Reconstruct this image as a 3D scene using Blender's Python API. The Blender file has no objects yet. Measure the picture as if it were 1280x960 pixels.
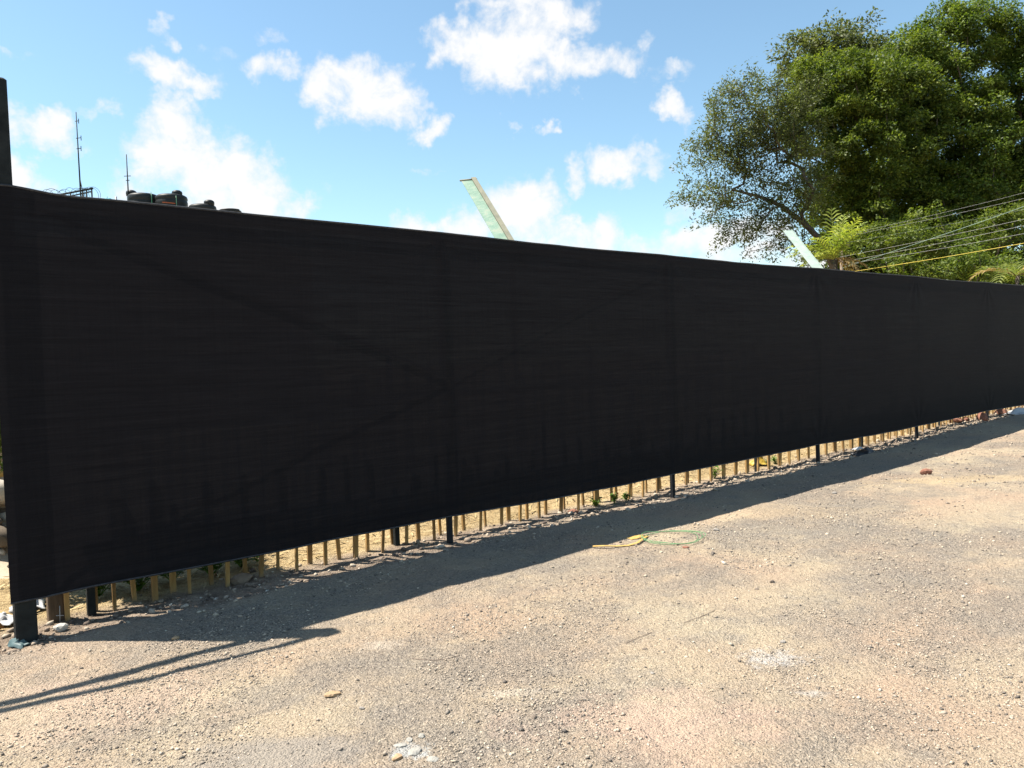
import bpy, math, random
import numpy as np
from mathutils import Matrix, Vector

rng = np.random.default_rng(7)
random.seed(7)
scene = bpy.context.scene
COL = scene.collection

# ------------------------------------------------------------------ camera
F_PX, PITCH, ROLL, CAM_Z = 962.3, -0.029, 0.0386, 1.72     # focal length in px of a 1280 px wide frame
cam_data = bpy.data.cameras.new('camera')
cam_data.sensor_width = 36.0
cam_data.lens = 36.0 * F_PX / 1280.0
cam_data.clip_end = 3000
cam_data.clip_start = 0.05
cam = bpy.data.objects.new('camera', cam_data)
COL.objects.link(cam)
cam.matrix_world = (Matrix.Translation((0, 0, CAM_Z)) @ Matrix.Rotation(math.pi / 2 + PITCH, 4, 'X')
                    @ Matrix.Rotation(-ROLL, 4, 'Z'))
scene.camera = cam

# ------------------------------------------------------------------ sun, exposure
SUN_VEC = Vector((-1.675, 0.125, 2.98)).normalized()         # from the ground towards the sun
SUN_EL = math.asin(SUN_VEC.z)
SUN_ROT = math.atan2(SUN_VEC.x, SUN_VEC.y)
SKY_STRENGTH = 0.082
sun_data = bpy.data.lights.new('sun', 'SUN')
sun_data.energy = 5.0
sun_data.angle = math.radians(0.5)
sun_data.color = (1.0, 0.93, 0.82)
sun = bpy.data.objects.new('sun', sun_data)
COL.objects.link(sun)
sun.rotation_euler = SUN_VEC.to_track_quat('Z', 'Y').to_euler()
sun.location = (-20, 5, 40)
scene.view_settings.view_transform = 'Standard'
scene.view_settings.look = 'None'
scene.view_settings.gamma = 1.0
scene.view_settings.exposure = 1.4
scene.view_settings.use_curve_mapping = False
scene.cycles.max_bounces = 6
scene.cycles.diffuse_bounces = 3
scene.cycles.glossy_bounces = 2
scene.cycles.transmission_bounces = 3
scene.cycles.transparent_max_bounces = 6
scene.cycles.caustics_reflective = False
scene.cycles.caustics_refractive = False

# ------------------------------------------------------------------ geometry helpers
def ray(px, py):
    x, y = px - 640.0, 480.0 - py
    cr, sr = math.cos(ROLL), math.sin(ROLL)
    a, b = x * cr + y * sr, -x * sr + y * cr
    return np.array([a / F_PX, math.cos(PITCH) - math.sin(PITCH) * b / F_PX,
                     math.sin(PITCH) + math.cos(PITCH) * b / F_PX])

def at(px, py, Y):
    """the point seen at that pixel of the photograph, Y metres out"""
    r = ray(px, py)
    return np.array([0, 0, CAM_Z]) + r * (Y / r[1])

FA = 0.6997                                                   # direction of the fence line
P0 = np.array([-3.325, 5.122])
U = np.array([math.cos(FA), math.sin(FA)])
NV = np.array([math.sin(FA), -math.cos(FA)])                  # towards the camera side
def sn(s, n, z=0.0):
    p = P0 + U * s + NV * n
    return np.array([p[0], p[1], z])
def to_sn(x, y):
    return ((x - P0[0]) * U[0] + (y - P0[1]) * U[1], (x - P0[0]) * NV[0] + (y - P0[1]) * NV[1])

def hash2(ix, iy, seed):
    h = (ix.astype(np.int64) * 374761393 + iy.astype(np.int64) * 668265263 + seed * 974634777) & 0xffffffff
    h = ((h ^ (h >> 13)) * 1274126177) & 0xffffffff
    h = (h ^ (h >> 16)) & 0xffffffff
    return h / 4294967295.0
def vnoise(x, y, seed=0):
    x = np.asarray(x, float); y = np.asarray(y, float)
    ix, iy = np.floor(x), np.floor(y)
    fx, fy = x - ix, y - iy
    fx = fx * fx * (3 - 2 * fx); fy = fy * fy * (3 - 2 * fy)
    a, b = hash2(ix, iy, seed), hash2(ix + 1, iy, seed)
    c, d = hash2(ix, iy + 1, seed), hash2(ix + 1, iy + 1, seed)
    return (a * (1 - fx) + b * fx) * (1 - fy) + (c * (1 - fx) + d * fx) * fy * 1.0
def fbm(x, y, octv=4, seed=0):
    t, amp, s = 0, 0.5, 0
    for k in range(octv):
        t = t + amp * vnoise(x * 2 ** k, y * 2 ** k, seed + k); s += amp; amp *= 0.5
    return t / s

def smooth(a, b, v):
    t = np.clip((v - a) / (b - a), 0, 1)
    return t * t * (3 - 2 * t)

def ground_z(x, y):
    x = np.asarray(x, float); y = np.asarray(y, float)
    s, n = to_sn(x, y)
    z = 0.16 * smooth(8.5, 24, s)
    near = 1 - smooth(22, 40, np.hypot(x, y - 6))
    z = z + near * (0.05 * (fbm(x * 0.55, y * 0.55, 3, 3) - 0.5) + 0.022 * (fbm(x * 2.3, y * 2.3, 3, 11) - 0.5))
    z = z + near * 0.016 * (fbm(x * 9, y * 9, 3, 21) - 0.5)
    # rubble bank along the foot of the fence, and the gravel road's worn edge
    edge = 0.17 + 0.16 * (vnoise(s * 0.9, s * 0 + 3.3, 5) - 0.5)
    bank = smooth(edge + 0.10, edge - 0.06, n) * smooth(-1.1, -0.35, n)
    z = z + near * bank * (-0.03 + 0.07 * (fbm(x * 4.2, y * 4.2, 3, 31) - 0.5))
    z = z + near * 0.06 * (fbm(x * 1.7, y * 1.7, 3, 44) - 0.5) * smooth(-0.5, -1.6, n)
    return z
def gz(p):
    return float(ground_z(p[0], p[1]))
def on_ground(px, py):
    r = ray(px, py); t = -CAM_Z / r[2]
    for _ in range(12):
        p = r * t
        t = (gz(p) - CAM_Z) / r[2]
    p = r * t
    return np.array([p[0], p[1], gz(p)])

def link(name, verts, faces, mat=None, parent=None, smooth_shade=False):
    me = bpy.data.meshes.new(name)
    if isinstance(faces, np.ndarray):
        verts = np.asarray(verts, np.float32)
        me.vertices.add(len(verts)); me.vertices.foreach_set('co', verts.ravel())
        k = faces.shape[1]
        me.loops.add(faces.size); me.loops.foreach_set('vertex_index', faces.astype(np.int32).ravel())
        me.polygons.add(len(faces))
        me.polygons.foreach_set('loop_start', np.arange(0, faces.size, k, dtype=np.int32))
        me.update(calc_edges=True)
        me.validate()
    else:
        me.from_pydata([tuple(map(float, v)) for v in verts], [], faces)
        me.update()
    if smooth_shade:
        me.polygons.foreach_set('use_smooth', np.ones(len(me.polygons), bool))
    if mat: me.materials.append(mat)
    o = bpy.data.objects.new(name, me)
    COL.objects.link(o)
    if parent: o.parent = parent
    return o

class MB:
    """collects shapes of ONE part"""
    def __init__(self): self.v = []; self.f = []
    def add(self, vs, fs):
        b = len(self.v); self.v += [tuple(map(float, q)) for q in vs]
        self.f += [tuple(i + b for i in q) for q in fs]
    def box(self, c, size, M=None, taper=1.0, bevel=0.0):
        sx, sy, sz = size[0] / 2, size[1] / 2, size[2] / 2
        vs = []
        if bevel <= 0:
            for z, k in ((-sz, 1), (sz, taper)):
                for x, y in ((-sx, -sy), (sx, -sy), (sx, sy), (-sx, sy)):
                    vs.append(Vector((x * k, y * k, z)))
            fs = [(3, 2, 1, 0), (4, 5, 6, 7)] + [(i, (i + 1) % 4, (i + 1) % 4 + 4, i + 4) for i in range(4)]
        else:
            b = bevel
            ring = [(-sx + b, -sy), (sx - b, -sy), (sx, -sy + b), (sx, sy - b), (sx - b, sy), (-sx + b, sy), (-sx, sy - b), (-sx, -sy + b)]
            lay = [(-sz, 1 - b / max(sx, b * 2)), (-sz + b, 1), (sz - b, taper), (sz, taper * (1 - b / max(sx, b * 2)))]
            for z, k in lay:
                vs += [Vector((x * k, y * k, z)) for x, y in ring]
            fs = [tuple(range(7, -1, -1)), tuple(range(24, 32))]
            for l in range(3):
                fs += [(l * 8 + i, l * 8 + (i + 1) % 8, l * 8 + 8 + (i + 1) % 8, l * 8 + 8 + i) for i in range(8)]
        M = M or Matrix.Identity(3)
        self.add([M @ q + Vector(c) for q in vs], fs)
    def tube(self, pts, r, sides=8, cap=True):
        pts = [Vector(p) for p in pts]
        n = len(pts)
        rs = r if hasattr(r, '__len__') else [r] * n
        vs, fs = [], []
        t0 = (pts[1] - pts[0]).normalized()
        ref = Vector((0, 0, 1)) if abs(t0.z) < 0.9 else Vector((1, 0, 0))
        for i, p in enumerate(pts):
            t = (pts[min(i + 1, n - 1)] - pts[max(i - 1, 0)]).normalized()
            a = ref.cross(t)
            a = a.normalized() if a.length > 1e-6 else Vector((1, 0, 0))
            b = t.cross(a); ref = b.copy() if False else ref
            for k in range(sides):
                q = 2 * math.pi * k / sides
                vs.append(p + (a * math.cos(q) + b * math.sin(q)) * rs[i])
        for i in range(n - 1):
            for k in range(sides):
                fs.append((i * sides + k, i * sides + (k + 1) % sides, (i + 1) * sides + (k + 1) % sides, (i + 1) * sides + k))
        if cap:
            fs.append(tuple(range(sides - 1, -1, -1))); fs.append(tuple((n - 1) * sides + k for k in range(sides)))
        self.add(vs, fs)
    def lathe(self, prof, c=(0, 0, 0), sides=24):
        vs, fs = [], []
        for r, z in prof:
            for k in range(sides):
                q = 2 * math.pi * k / sides
                vs.append((c[0] + r * math.cos(q), c[1] + r * math.sin(q), c[2] + z))
        for i in range(len(prof) - 1):
            for k in range(sides):
                fs.append((i * sides + k, i * sides + (k + 1) % sides, (i + 1) * sides + (k + 1) % sides, (i + 1) * sides + k))
        fs.append(tuple(range(sides - 1, -1, -1))); fs.append(tuple((len(prof) - 1) * sides + k for k in range(sides)))
        self.add(vs, fs)
    def build(self, name, mat, parent=None, smooth_shade=False):
        return link(name, self.v, self.f, mat, parent, smooth_shade)

def tag(o, label, cat, group=None, kind=None):
    o['label'] = label
    o['category'] = cat
    if group: o['group'] = group
    if kind: o['kind'] = kind
    return o
def thing(name, label, cat, loc=(0, 0, 0), group=None, rz=0.0):
    o = bpy.data.objects.new(name, None)
    o.empty_display_size = 0.2
    COL.objects.link(o)
    o.location = [float(c) for c in loc]; o.rotation_euler = (0, 0, rz)
    return tag(o, label, cat, group)

# ------------------------------------------------------------------ node helpers
class NT:
    def __init__(self, tree): self.t = tree; self.L = tree.links
    def n(self, typ, props=None, **ins):
        nd = self.t.nodes.new(typ)
        for k, v in (props or {}).items(): setattr(nd, k, v)
        for k, v in ins.items():
            key = int(k[1:]) if k[0] == 'i' and k[1:].isdigit() else k.replace('_', ' ')
            self.set(nd.inputs[key], v)
        return nd
    def set(self, sock, v):
        if isinstance(v, bpy.types.NodeSocket): self.L.new(v, sock)
        elif isinstance(v, bpy.types.Node): self.L.new(v.outputs[0], sock)
        else:
            if hasattr(sock, 'default_value') and hasattr(sock.default_value, '__len__') and len(sock.default_value) == 4 and len(v) == 3:
                v = tuple(v) + (1.0,)
            sock.default_value = v
    def math(self, op, a, b=None, c=None, clamp=False):
        nd = self.t.nodes.new('ShaderNodeMath'); nd.operation = op; nd.use_clamp = clamp
        for i, v in enumerate((a, b, c)):
            if v is not None: self.set(nd.inputs[i], v)
        return nd.outputs[0]
    def vmath(self, op, a, b=None, scale=None):
        nd = self.t.nodes.new('ShaderNodeVectorMath'); nd.operation = op
        self.set(nd.inputs[0], a)
        if b is not None: self.set(nd.inputs[1], b)
        if scale is not None: self.set(nd.inputs['Scale'], scale)
        return nd.outputs['Value'] if op in ('DOT_PRODUCT', 'LENGTH', 'DISTANCE') else nd.outputs[0]
    def noise(self, vec, scale, detail=4, rough=0.55, dist=0.0):
        nd = self.n('ShaderNodeTexNoise', None, Vector=vec, Scale=scale, Detail=detail, Roughness=rough, Distortion=dist)
        return nd.outputs['Fac']
    def ramp(self, fac, stops):
        nd = self.t.nodes.new('ShaderNodeValToRGB'); self.set(nd.inputs[0], fac)
        e = nd.color_ramp.elements
        while len(e) < len(stops): e.new(0.5)
        for el, (p, c) in zip(e, stops):
            el.position = p; el.color = tuple(c) + (1.0,) if len(c) == 3 else c
        return nd.outputs[0]
    def sstep(self, v, a, b):
        nd = self.t.nodes.new('ShaderNodeMapRange'); nd.interpolation_type = 'SMOOTHSTEP'
        self.set(nd.inputs['Value'], v); self.set(nd.inputs['From Min'], a); self.set(nd.inputs['From Max'], b)
        return nd.outputs[0]
    def mix(self, fac, a, b, blend='MIX'):
        nd = self.t.nodes.new('ShaderNodeMix'); nd.data_type = 'RGBA'; nd.blend_type = blend
        self.set(nd.inputs[0], fac); self.set(nd.inputs[6], a); self.set(nd.inputs[7], b)
        return nd.outputs[2]

def new_mat(name):
    m = bpy.data.materials.new(name); m.use_nodes = True
    m.node_tree.nodes.clear()
    nt = NT(m.node_tree)
    out = m.node_tree.nodes.new('ShaderNodeOutputMaterial')
    return m, nt, out
def simple(name, c1, c2=None, scale=6.0, rough=0.7, metal=0.0, bump=0.0, bump_scale=30.0, stretch=None, spec=0.3, detail=5):
    m, nt, out = new_mat(name)
    tc = nt.n('ShaderNodeTexCoord').outputs['Object']
    if stretch: tc = nt.vmath('MULTIPLY', tc, stretch)
    f = nt.noise(tc, scale, detail, 0.6)
    col = nt.ramp(f, [(0.3, c1), (0.7, c2 or [min(1, k * 1.3) for k in c1])])
    b = nt.n('ShaderNodeBsdfPrincipled', None, Base_Color=col, Roughness=rough, Metallic=metal)
    b.inputs['Specular IOR Level'].default_value = spec
    if bump:
        bp = nt.n('ShaderNodeBump', None, Height=nt.noise(tc, bump_scale, 4, 0.6), Strength=bump, Distance=0.02)
        nt.L.new(bp.outputs[0], b.inputs['Normal'])
    nt.L.new(b.outputs[0], out.inputs[0])
    return m

# ------------------------------------------------------------------ sky with scattered cumulus
world = bpy.data.worlds.new('World'); scene.world = world
world.use_nodes = True
world.cycles.sampling_method = 'MANUAL'
world.cycles.sample_map_resolution = 256
world.node_tree.nodes.clear()
def make_sky():
    nt = NT(world.node_tree)
    out = world.node_tree.nodes.new('ShaderNodeOutputWorld')
    sky = nt.n('ShaderNodeTexSky', dict(sky_type='NISHITA', sun_disc=False, sun_elevation=SUN_EL, sun_rotation=SUN_ROT,
                                        air_density=1.0, dust_density=0.35, ozone_density=1.0, altitude=0))
    d = nt.vmath('NORMALIZE', nt.n('ShaderNodeTexCoord').outputs['Generated'])
    # clouds: (pixel, half width, half height, weight) turned into directions of the dome
    C = [(575, 52, 46, 30, 1), (635, 66, 62, 44, 1.05), (672, 18, 70, 34, 1.05), (716, 76, 38, 27, .9), (778, 72, 32, 24, .75), (850, 90, 22, 12, .45), (815, 95, 25, 14, .45),
         (348, 88, 34, 20, .8), (415, 112, 42, 34, .95), (465, 118, 58, 38, 1), (505, 130, 34, 20, .8), (541, 163, 24, 15, .8),
         (198, 92, 34, 20, .85), (240, 108, 38, 15, .75), (212, 148, 36, 30, .95), (218, 200, 58, 48, 1.05), (275, 228, 74, 52, 1.1), (325, 250, 56, 36, 1), (175, 268, 40, 28, .8), (250, 270, 90, 30, 1),
         (48, 163, 46, 24, .85), (85, 178, 26, 12, .6), (12, 215, 24, 26, .8), (128, 140, 22, 9, .5), (20, 75, 28, 9, .45), (40, 250, 50, 25, .5),
         (650, 262, 52, 34, 1), (605, 275, 46, 24, .85), (555, 288, 62, 22, .85), (705, 296, 80, 22, .85), (510, 276, 30, 10, .5), (770, 310, 60, 14, .7),
         (766, 203, 36, 25, .85), (716, 213, 16, 21, .85), (822, 203, 26, 15, .6), (838, 134, 26, 18, .8), (682, 158, 14, 8, .65), (644, 156, 10, 6, .5),
         (540, 216, 20, 6, .45), (412, 235, 14, 8, .4), (205, 32, 13, 15, .55), (222, 50, 12, 10, .5), (280, 78, 26, 16, .35), (330, 45, 20, 8, .3),
         (895, 300, 70, 26, .95), (862, 262, 30, 16, .6), (930, 318, 60, 22, .9), (960, 290, 40, 20, .7), (1030, 330, 80, 25, .8)]
    warp = nt.n('ShaderNodeTexNoise', None, Vector=d, Scale=22.0, Detail=4.0, Roughness=0.6).outputs['Color']
    dw = nt.vmath('ADD', d, nt.vmath('MULTIPLY', nt.vmath('SUBTRACT', warp, (0.5, 0.5, 0.5)), (0.075, 0.075, 0.075)))
    field = None
    for px, py, rx, ry, w in C:
        r = ray(px, py); L = np.linalg.norm(r); r = r / L
        rt = np.cross(r, (0, 0, 1)); rt /= np.linalg.norm(rt)
        up = np.cross(rt, r)
        k = F_PX * L
        a = nt.vmath('DOT_PRODUCT', dw, tuple(rt * k / (rx * 1.25)))
        b = nt.vmath('DOT_PRODUCT', dw, tuple(up * k / (ry * 1.25)))
        q = nt.math('MULTIPLY_ADD', a, a, nt.math('MULTIPLY', b, b))
        q = nt.math('MULTIPLY_ADD', q, -w * 0.9, w)
        field = q if field is None else nt.math('SMOOTH_MAX', field, q, 0.18)
    field = nt.math('MAXIMUM', field, -0.6)
    # beyond the frame the same kind of scattered cumulus goes on
    sp = nt.n('ShaderNodeSeparateXYZ', None, Vector=d)
    zz = nt.math('MAXIMUM', sp.outputs[2], 0.03)
    flat = nt.n('ShaderNodeCombineXYZ', None, X=nt.math('DIVIDE', sp.outputs[0], zz), Y=nt.math('DIVIDE', sp.outputs[1], zz), Z=0.0).outputs[0]
    g = nt.math('MULTIPLY_ADD', nt.noise(flat, 0.9, 2, 0.5), 5.0, -2.75)
    view = tuple(ray(640, 480) / np.linalg.norm(ray(640, 480)))
    outside = nt.sstep(nt.vmath('DOT_PRODUCT', d, view), 0.80, 0.68)
    g = nt.math('ADD', nt.math('MULTIPLY', g, outside), nt.math('MULTIPLY_ADD', outside, 1.5, -1.5))
    field = nt.math('MAXIMUM', field, g)
    det = nt.noise(d, 26.0, 8, 0.60, 0.25)
    det2 = nt.noise(d, 90.0, 5, 0.6)
    dens = nt.math('ADD', field, nt.math('MULTIPLY_ADD', det, 2.0, -1.0))
    dens = nt.math('ADD', dens, nt.math('MULTIPLY_ADD', det2, 0.3, -0.15))
    alpha = nt.sstep(dens, 0.10, 0.98)
    horizon = nt.sstep(sp.outputs[2], -0.02, 0.06)
    alpha = nt.math('MULTIPLY', nt.math('MULTIPLY', alpha, 0.97), horizon)
    thick = nt.sstep(nt.math('ADD', dens, nt.math('MULTIPLY', det2, 0.5)), 0.5, 1.9)
    ccol = nt.mix(thick, (4.3, 4.4, 4.55), (5.2, 5.1, 4.95))
    skyc = nt.mix(1.0, sky.outputs[0], SKY_TINT, 'MULTIPLY')
    col = nt.mix(alpha, skyc, ccol)
    bg = nt.n('ShaderNodeBackground', None, Color=col, Strength=SKY_STRENGTH)
    nt.L.new(bg.outputs[0], out.inputs[0])
SKY_TINT = (0.94, 1.05, 0.97)
make_sky()

# ------------------------------------------------------------------ ground
def make_ground():
    def axis(lo, hi, step, far):
        core = np.arange(lo, hi + 1e-6, step)
        ext, d = [], step
        while (sum(ext) if ext else 0) < far:
            d *= 1.28; ext.append(d)
        c = np.cumsum(ext)
        return np.concatenate([lo - c[::-1], core, hi + c])
    xs = axis(-6.0, 12.0, 0.045, 900); ys = axis(2.6, 17.0, 0.045, 900)
    X, Y = np.meshgrid(xs, ys)
    Z = ground_z(X, Y)
    nx, ny = len(xs), len(ys)
    idx = np.arange(nx * ny).reshape(ny, nx)
    f = np.stack([idx[:-1, :-1].ravel(), idx[:-1, 1:].ravel(), idx[1:, 1:].ravel(), idx[1:, :-1].ravel()], 1)
    m, nt, out = new_mat('dirt_and_gravel')
    pos = nt.n('ShaderNodeTexCoord').outputs['Object']
    big = nt.noise(pos, 0.45, 5, 0.6, 0.3)
    mid = nt.noise(pos, 2.2, 6, 0.65)
    fine = nt.noise(pos, 60.0, 5, 0.7)
    along = nt.n('ShaderNodeCombineXYZ', None, X=nt.math('MULTIPLY', nt.vmath('DOT_PRODUCT', pos, (float(U[0]), float(U[1]), 0)), 0.28),
                 Y=nt.vmath('DOT_PRODUCT', pos, (float(NV[0]), float(NV[1]), 0)), Z=0.0).outputs[0]
    rut = nt.noise(along, 1.5, 5, 0.62, 0.4)                  # bands worn along the road
    gritty = nt.math('ADD', nt.math('MULTIPLY', big, 0.45), nt.math('ADD', nt.math('MULTIPLY', mid, 0.25), nt.math('MULTIPLY', rut, 0.30)))
    gritty = nt.math('ADD', gritty, nt.math('MULTIPLY_ADD', nt.noise(pos, 6.0, 6, 0.75), 0.22, -0.11))
    grit = nt.sstep(gritty, 0.42, 0.60)
    hue = nt.noise(nt.vmath('ADD', pos, (31.0, 7.0, 0.0)), 0.8, 4, 0.6)
    dirt = nt.ramp(hue, [(0.36, (0.396, 0.300, 0.220)), (0.5, (0.386, 0.314, 0.230)), (0.64, (0.404, 0.340, 0.248))])
    gray = nt.ramp(hue, [(0.36, (0.332, 0.280, 0.230)), (0.64, (0.316, 0.286, 0.248))])
    col = nt.mix(grit, dirt, gray)
    # crushed stone: cells of differing grey
    vpos = nt.vmath('ADD', pos, nt.vmath('MULTIPLY', nt.n('ShaderNodeTexNoise', None, Vector=pos, Scale=40.0, Detail=2.0).outputs['Color'], (0.02, 0.02, 0.02)))
    vo = nt.n('ShaderNodeTexVoronoi', None, Vector=vpos, Scale=85.0)
    vc = nt.n('ShaderNodeSeparateColor', None, Color=vo.outputs['Color'])
    stones = nt.math('MULTIPLY', nt.sstep(vc.outputs[0], 0.45, 0.75), nt.math('MULTIPLY_ADD', grit, 0.8, 0.2))
    scol = nt.ramp(vc.outputs[1], [(0.0, (0.12, 0.105, 0.095)), (0.5, (0.27, 0.235, 0.20)), (1.0, (0.50, 0.43, 0.34))])
    col = nt.mix(nt.math('MULTIPLY', stones, 0.75), col, scol)
    pit_shade = nt.math('MULTIPLY', nt.sstep(nt.noise(pos, 30.0, 5, 0.75), 0.60, 0.70), nt.math('MULTIPLY_ADD', grit, 0.4, 0.2))
    col = nt.mix(pit_shade, col, (0.10, 0.085, 0.07))  # shadow specks of tiny hollows, put into the ground colour
    col = nt.mix(nt.sstep(fine, 0.35, 0.7), nt.mix(1.0, col, (0.72, 0.7, 0.68), 'MULTIPLY'), nt.mix(1.0, col, (1.14, 1.13, 1.12), 'MULTIPLY'))
    # soil strip along the fence foot, straw-coloured yard behind it
    s_ = nt.math('ADD', nt.vmath('DOT_PRODUCT', pos, (float(U[0]), float(U[1]), 0)), float(-P0 @ U))
    n_ = nt.math('ADD', nt.vmath('DOT_PRODUCT', pos, (float(NV[0]), float(NV[1]), 0)), float(-P0 @ NV))
    wob = nt.math('MULTIPLY_ADD', nt.noise(pos, 1.6, 4, 0.6), 0.5, -0.25)
    nn = nt.math('ADD', n_, wob)
    soil = nt.math('MULTIPLY', nt.sstep(nn, 0.26, 0.10), nt.sstep(nn, -0.50, -0.25))
    soilc = nt.ramp(nt.noise(pos, 9.0, 5, 0.7), [(0.3, (0.10, 0.075, 0.058)), (0.52, (0.24, 0.185, 0.14)), (0.72, (0.38, 0.31, 0.235))])
    left = nt.sstep(s_, 6.5, 3.0)
    col = nt.mix(nt.math('MULTIPLY', soil, nt.math('MULTIPLY_ADD', left, 0.35, 0.5)), col, soilc)
    yard = nt.sstep(nn, -0.25, -0.55)
    yardc = nt.ramp(nt.noise(pos, 12.0, 6, 0.75), [(0.3, (0.17, 0.115, 0.06)), (0.5, (0.37, 0.275, 0.145)), (0.72, (0.48, 0.385, 0.225))])
    col = nt.mix(yard, col, yardc)
    # spilled lime and cement, pinkish fines
    N_FINE = nt.math('MULTIPLY_ADD', nt.noise(pos, 13.0, 6, 0.75), 3.6, -1.8)
    N_BIG = nt.math('MULTIPLY_ADD', nt.noise(pos, 2.4, 5, 0.7), 2.6, -1.3)
    def patch(px, py, r, sx, colr, amt, col, sc=9.0):
        p = on_ground(px, py)
        dv = nt.vmath('MULTIPLY', nt.vmath('SUBTRACT', pos, tuple(map(float, p))), (1.0 / (r * sx), 1.0 / r, 0.0))
        q = nt.math('ADD', nt.vmath('LENGTH', dv), N_FINE if sc > 5 else N_BIG)
        return nt.mix(nt.math('MULTIPLY', nt.sstep(q, 1.0, 0.25), amt), col, colr)
    col = patch(966, 823, 0.16, 1.3, (0.47, 0.47, 0.47), 0.5, col)
    col = patch(1015, 866, 0.06, 1.5, (0.44, 0.44, 0.43), 0.4, col, 14)
    col = patch(512, 938, 0.10, 1.0, (0.42, 0.44, 0.44), 0.7, col, 12)
    col = patch(640, 865, 0.06, 4.0, (0.46, 0.41, 0.34), 0.5, col)
    col = patch(478, 806, 0.10, 1.6, (0.50, 0.43, 0.35), 0.55, col)
    col = patch(1210, 600, 0.55, 3.0, (0.47, 0.36, 0.23), 0.7, col, 2.5)
    col = patch(960, 640, 0.5, 2.2, (0.44, 0.34, 0.23), 0.55, col, 2.5)
    col = patch(820, 900, 0.4, 1.8, (0.43, 0.31, 0.245), 0.55, col, 2.5)
    col = patch(120, 880, 0.5, 1.5, (0.45, 0.335, 0.255), 0.6, col, 2.0)
    col = patch(330, 950, 0.35, 1.8, (0.25, 0.23, 0.21), 0.6, col, 2.5)
    b = nt.n('ShaderNodeBsdfPrincipled', None, Base_Color=col, Roughness=0.95)
    b.inputs['Specular IOR Level'].default_value = 0.1
    h = nt.math('MULTIPLY_ADD', nt.noise(pos, 45.0, 6, 0.7), 1.0, nt.math('MULTIPLY', stones, 0.35))
    h = nt.math('ADD', h, nt.math('MULTIPLY', nt.noise(pos, 15.0, 4, 0.6), 1.6))
    h = nt.math('ADD', h, nt.math('MULTIPLY', vo.outputs['Distance'], -0.5))
    bp = nt.n('ShaderNodeBump', None, Height=h, Strength=1.0, Distance=nt.math('MULTIPLY_ADD', grit, 0.012, 0.020))
    nt.L.new(bp.outputs[0], b.inputs['Normal']); nt.L.new(b.outputs[0], out.inputs[0])
    g = link('ground', np.stack([X.ravel(), Y.ravel(), Z.ravel()], 1), f, m, None, True)
    g['kind'] = 'structure'; g['label'] = 'pale dirt and gravel ground in front of and behind the black screen'
make_ground()

# ------------------------------------------------------------------ gravel (uncountable)
ICO_V = []
_t = (1 + 5 ** 0.5) / 2
for a_, b_ in ((-1, _t), (1, _t), (-1, -_t), (1, -_t)): ICO_V.append((a_, b_, 0))
for a_, b_ in ((-1, _t), (1, _t), (-1, -_t), (1, -_t)): ICO_V.append((0, a_, b_))
for a_, b_ in ((_t, -1), (_t, 1), (-_t, -1), (-_t, 1)): ICO_V.append((a_, 0, b_))
ICO_V = np.array(ICO_V) / math.hypot(1, _t)
ICO_F = np.array([(0, 11, 5), (0, 5, 1), (0, 1, 7), (0, 7, 10), (0, 10, 11), (1, 5, 9), (5, 11, 4), (11, 10, 2), (10, 7, 6), (7, 1, 8),
                  (3, 9, 4), (3, 4, 2), (3, 2, 6), (3, 6, 8), (3, 8, 9), (4, 9, 5), (2, 4, 11), (6, 2, 10), (8, 6, 7), (9, 8, 1)])
OCT_V = np.array([(1, 0, 0), (0, 1, 0), (-1, 0, 0), (0, -1, 0), (0, 0, 1), (0, 0, -1)], float)
OCT_F = np.array([(0, 1, 4), (1, 2, 4), (2, 3, 4), (3, 0, 4), (1, 0, 5), (2, 1, 5), (3, 2, 5), (0, 3, 5)])

def stones_mesh(xy, size, base_v, base_f, lift=0.25, z=None):
    n = len(xy); k = len(base_v)
    jit = 1 + rng.normal(0, 0.22, (n, k, 1))
    v = base_v[None] * jit
    v = v * (np.stack([rng.uniform(0.8, 1.5, n), rng.uniform(0.7, 1.1, n), rng.uniform(0.45, 0.85, n)], 1) * size[:, None])[:, None, :]
    tilt = rng.normal(0, 0.3, n); c, s = np.cos(tilt)[:, None], np.sin(tilt)[:, None]
    x, zz = v[..., 0] * c - v[..., 2] * s, v[..., 0] * s + v[..., 2] * c
    a = rng.uniform(0, 6.283, n); c, s = np.cos(a)[:, None], np.sin(a)[:, None]
    y = v[..., 1]
    X, Y = x * c - y * s, x * s + y * c
    z0 = ground_z(xy[:, 0], xy[:, 1]) if z is None else z
    out = np.stack([X + xy[:, :1], Y + xy[:, 1:2], zz + (z0 + size * lift)[:, None]], -1).reshape(-1, 3)
    f = (base_f[None] + (np.arange(n) * k)[:, None, None]).reshape(-1, 3)
    return out, f
def stone_material(name, stops, rough=0.9):
    m, nt, out = new_mat(name)
    ri = nt.n('ShaderNodeNewGeometry').outputs['Random Per Island']
    pos = nt.n('ShaderNodeTexCoord').outputs['Object']
    col = nt.ramp(ri, stops)
    col = nt.mix(nt.sstep(nt.noise(pos, 120.0, 4, 0.7), 0.3, 0.7), nt.mix(1.0, col, (0.75, 0.74, 0.72), 'MULTIPLY'), nt.mix(1.0, col, (1.12, 1.1, 1.08), 'MULTIPLY'))
    b = nt.n('ShaderNodeBsdfPrincipled', None, Base_Color=col, Roughness=rough)
    b.inputs['Specular IOR Level'].default_value = 0.15
    nt.L.new(b.outputs[0], out.inputs[0])
    return m
GRAVEL = stone_material('gravel_stone', [(0.0, (0.10, 0.088, 0.08)), (0.3, (0.24, 0.21, 0.18)), (0.6, (0.36, 0.30, 0.24)), (0.9, (0.45, 0.38, 0.30)), (1.0, (0.48, 0.43, 0.36))])
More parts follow.
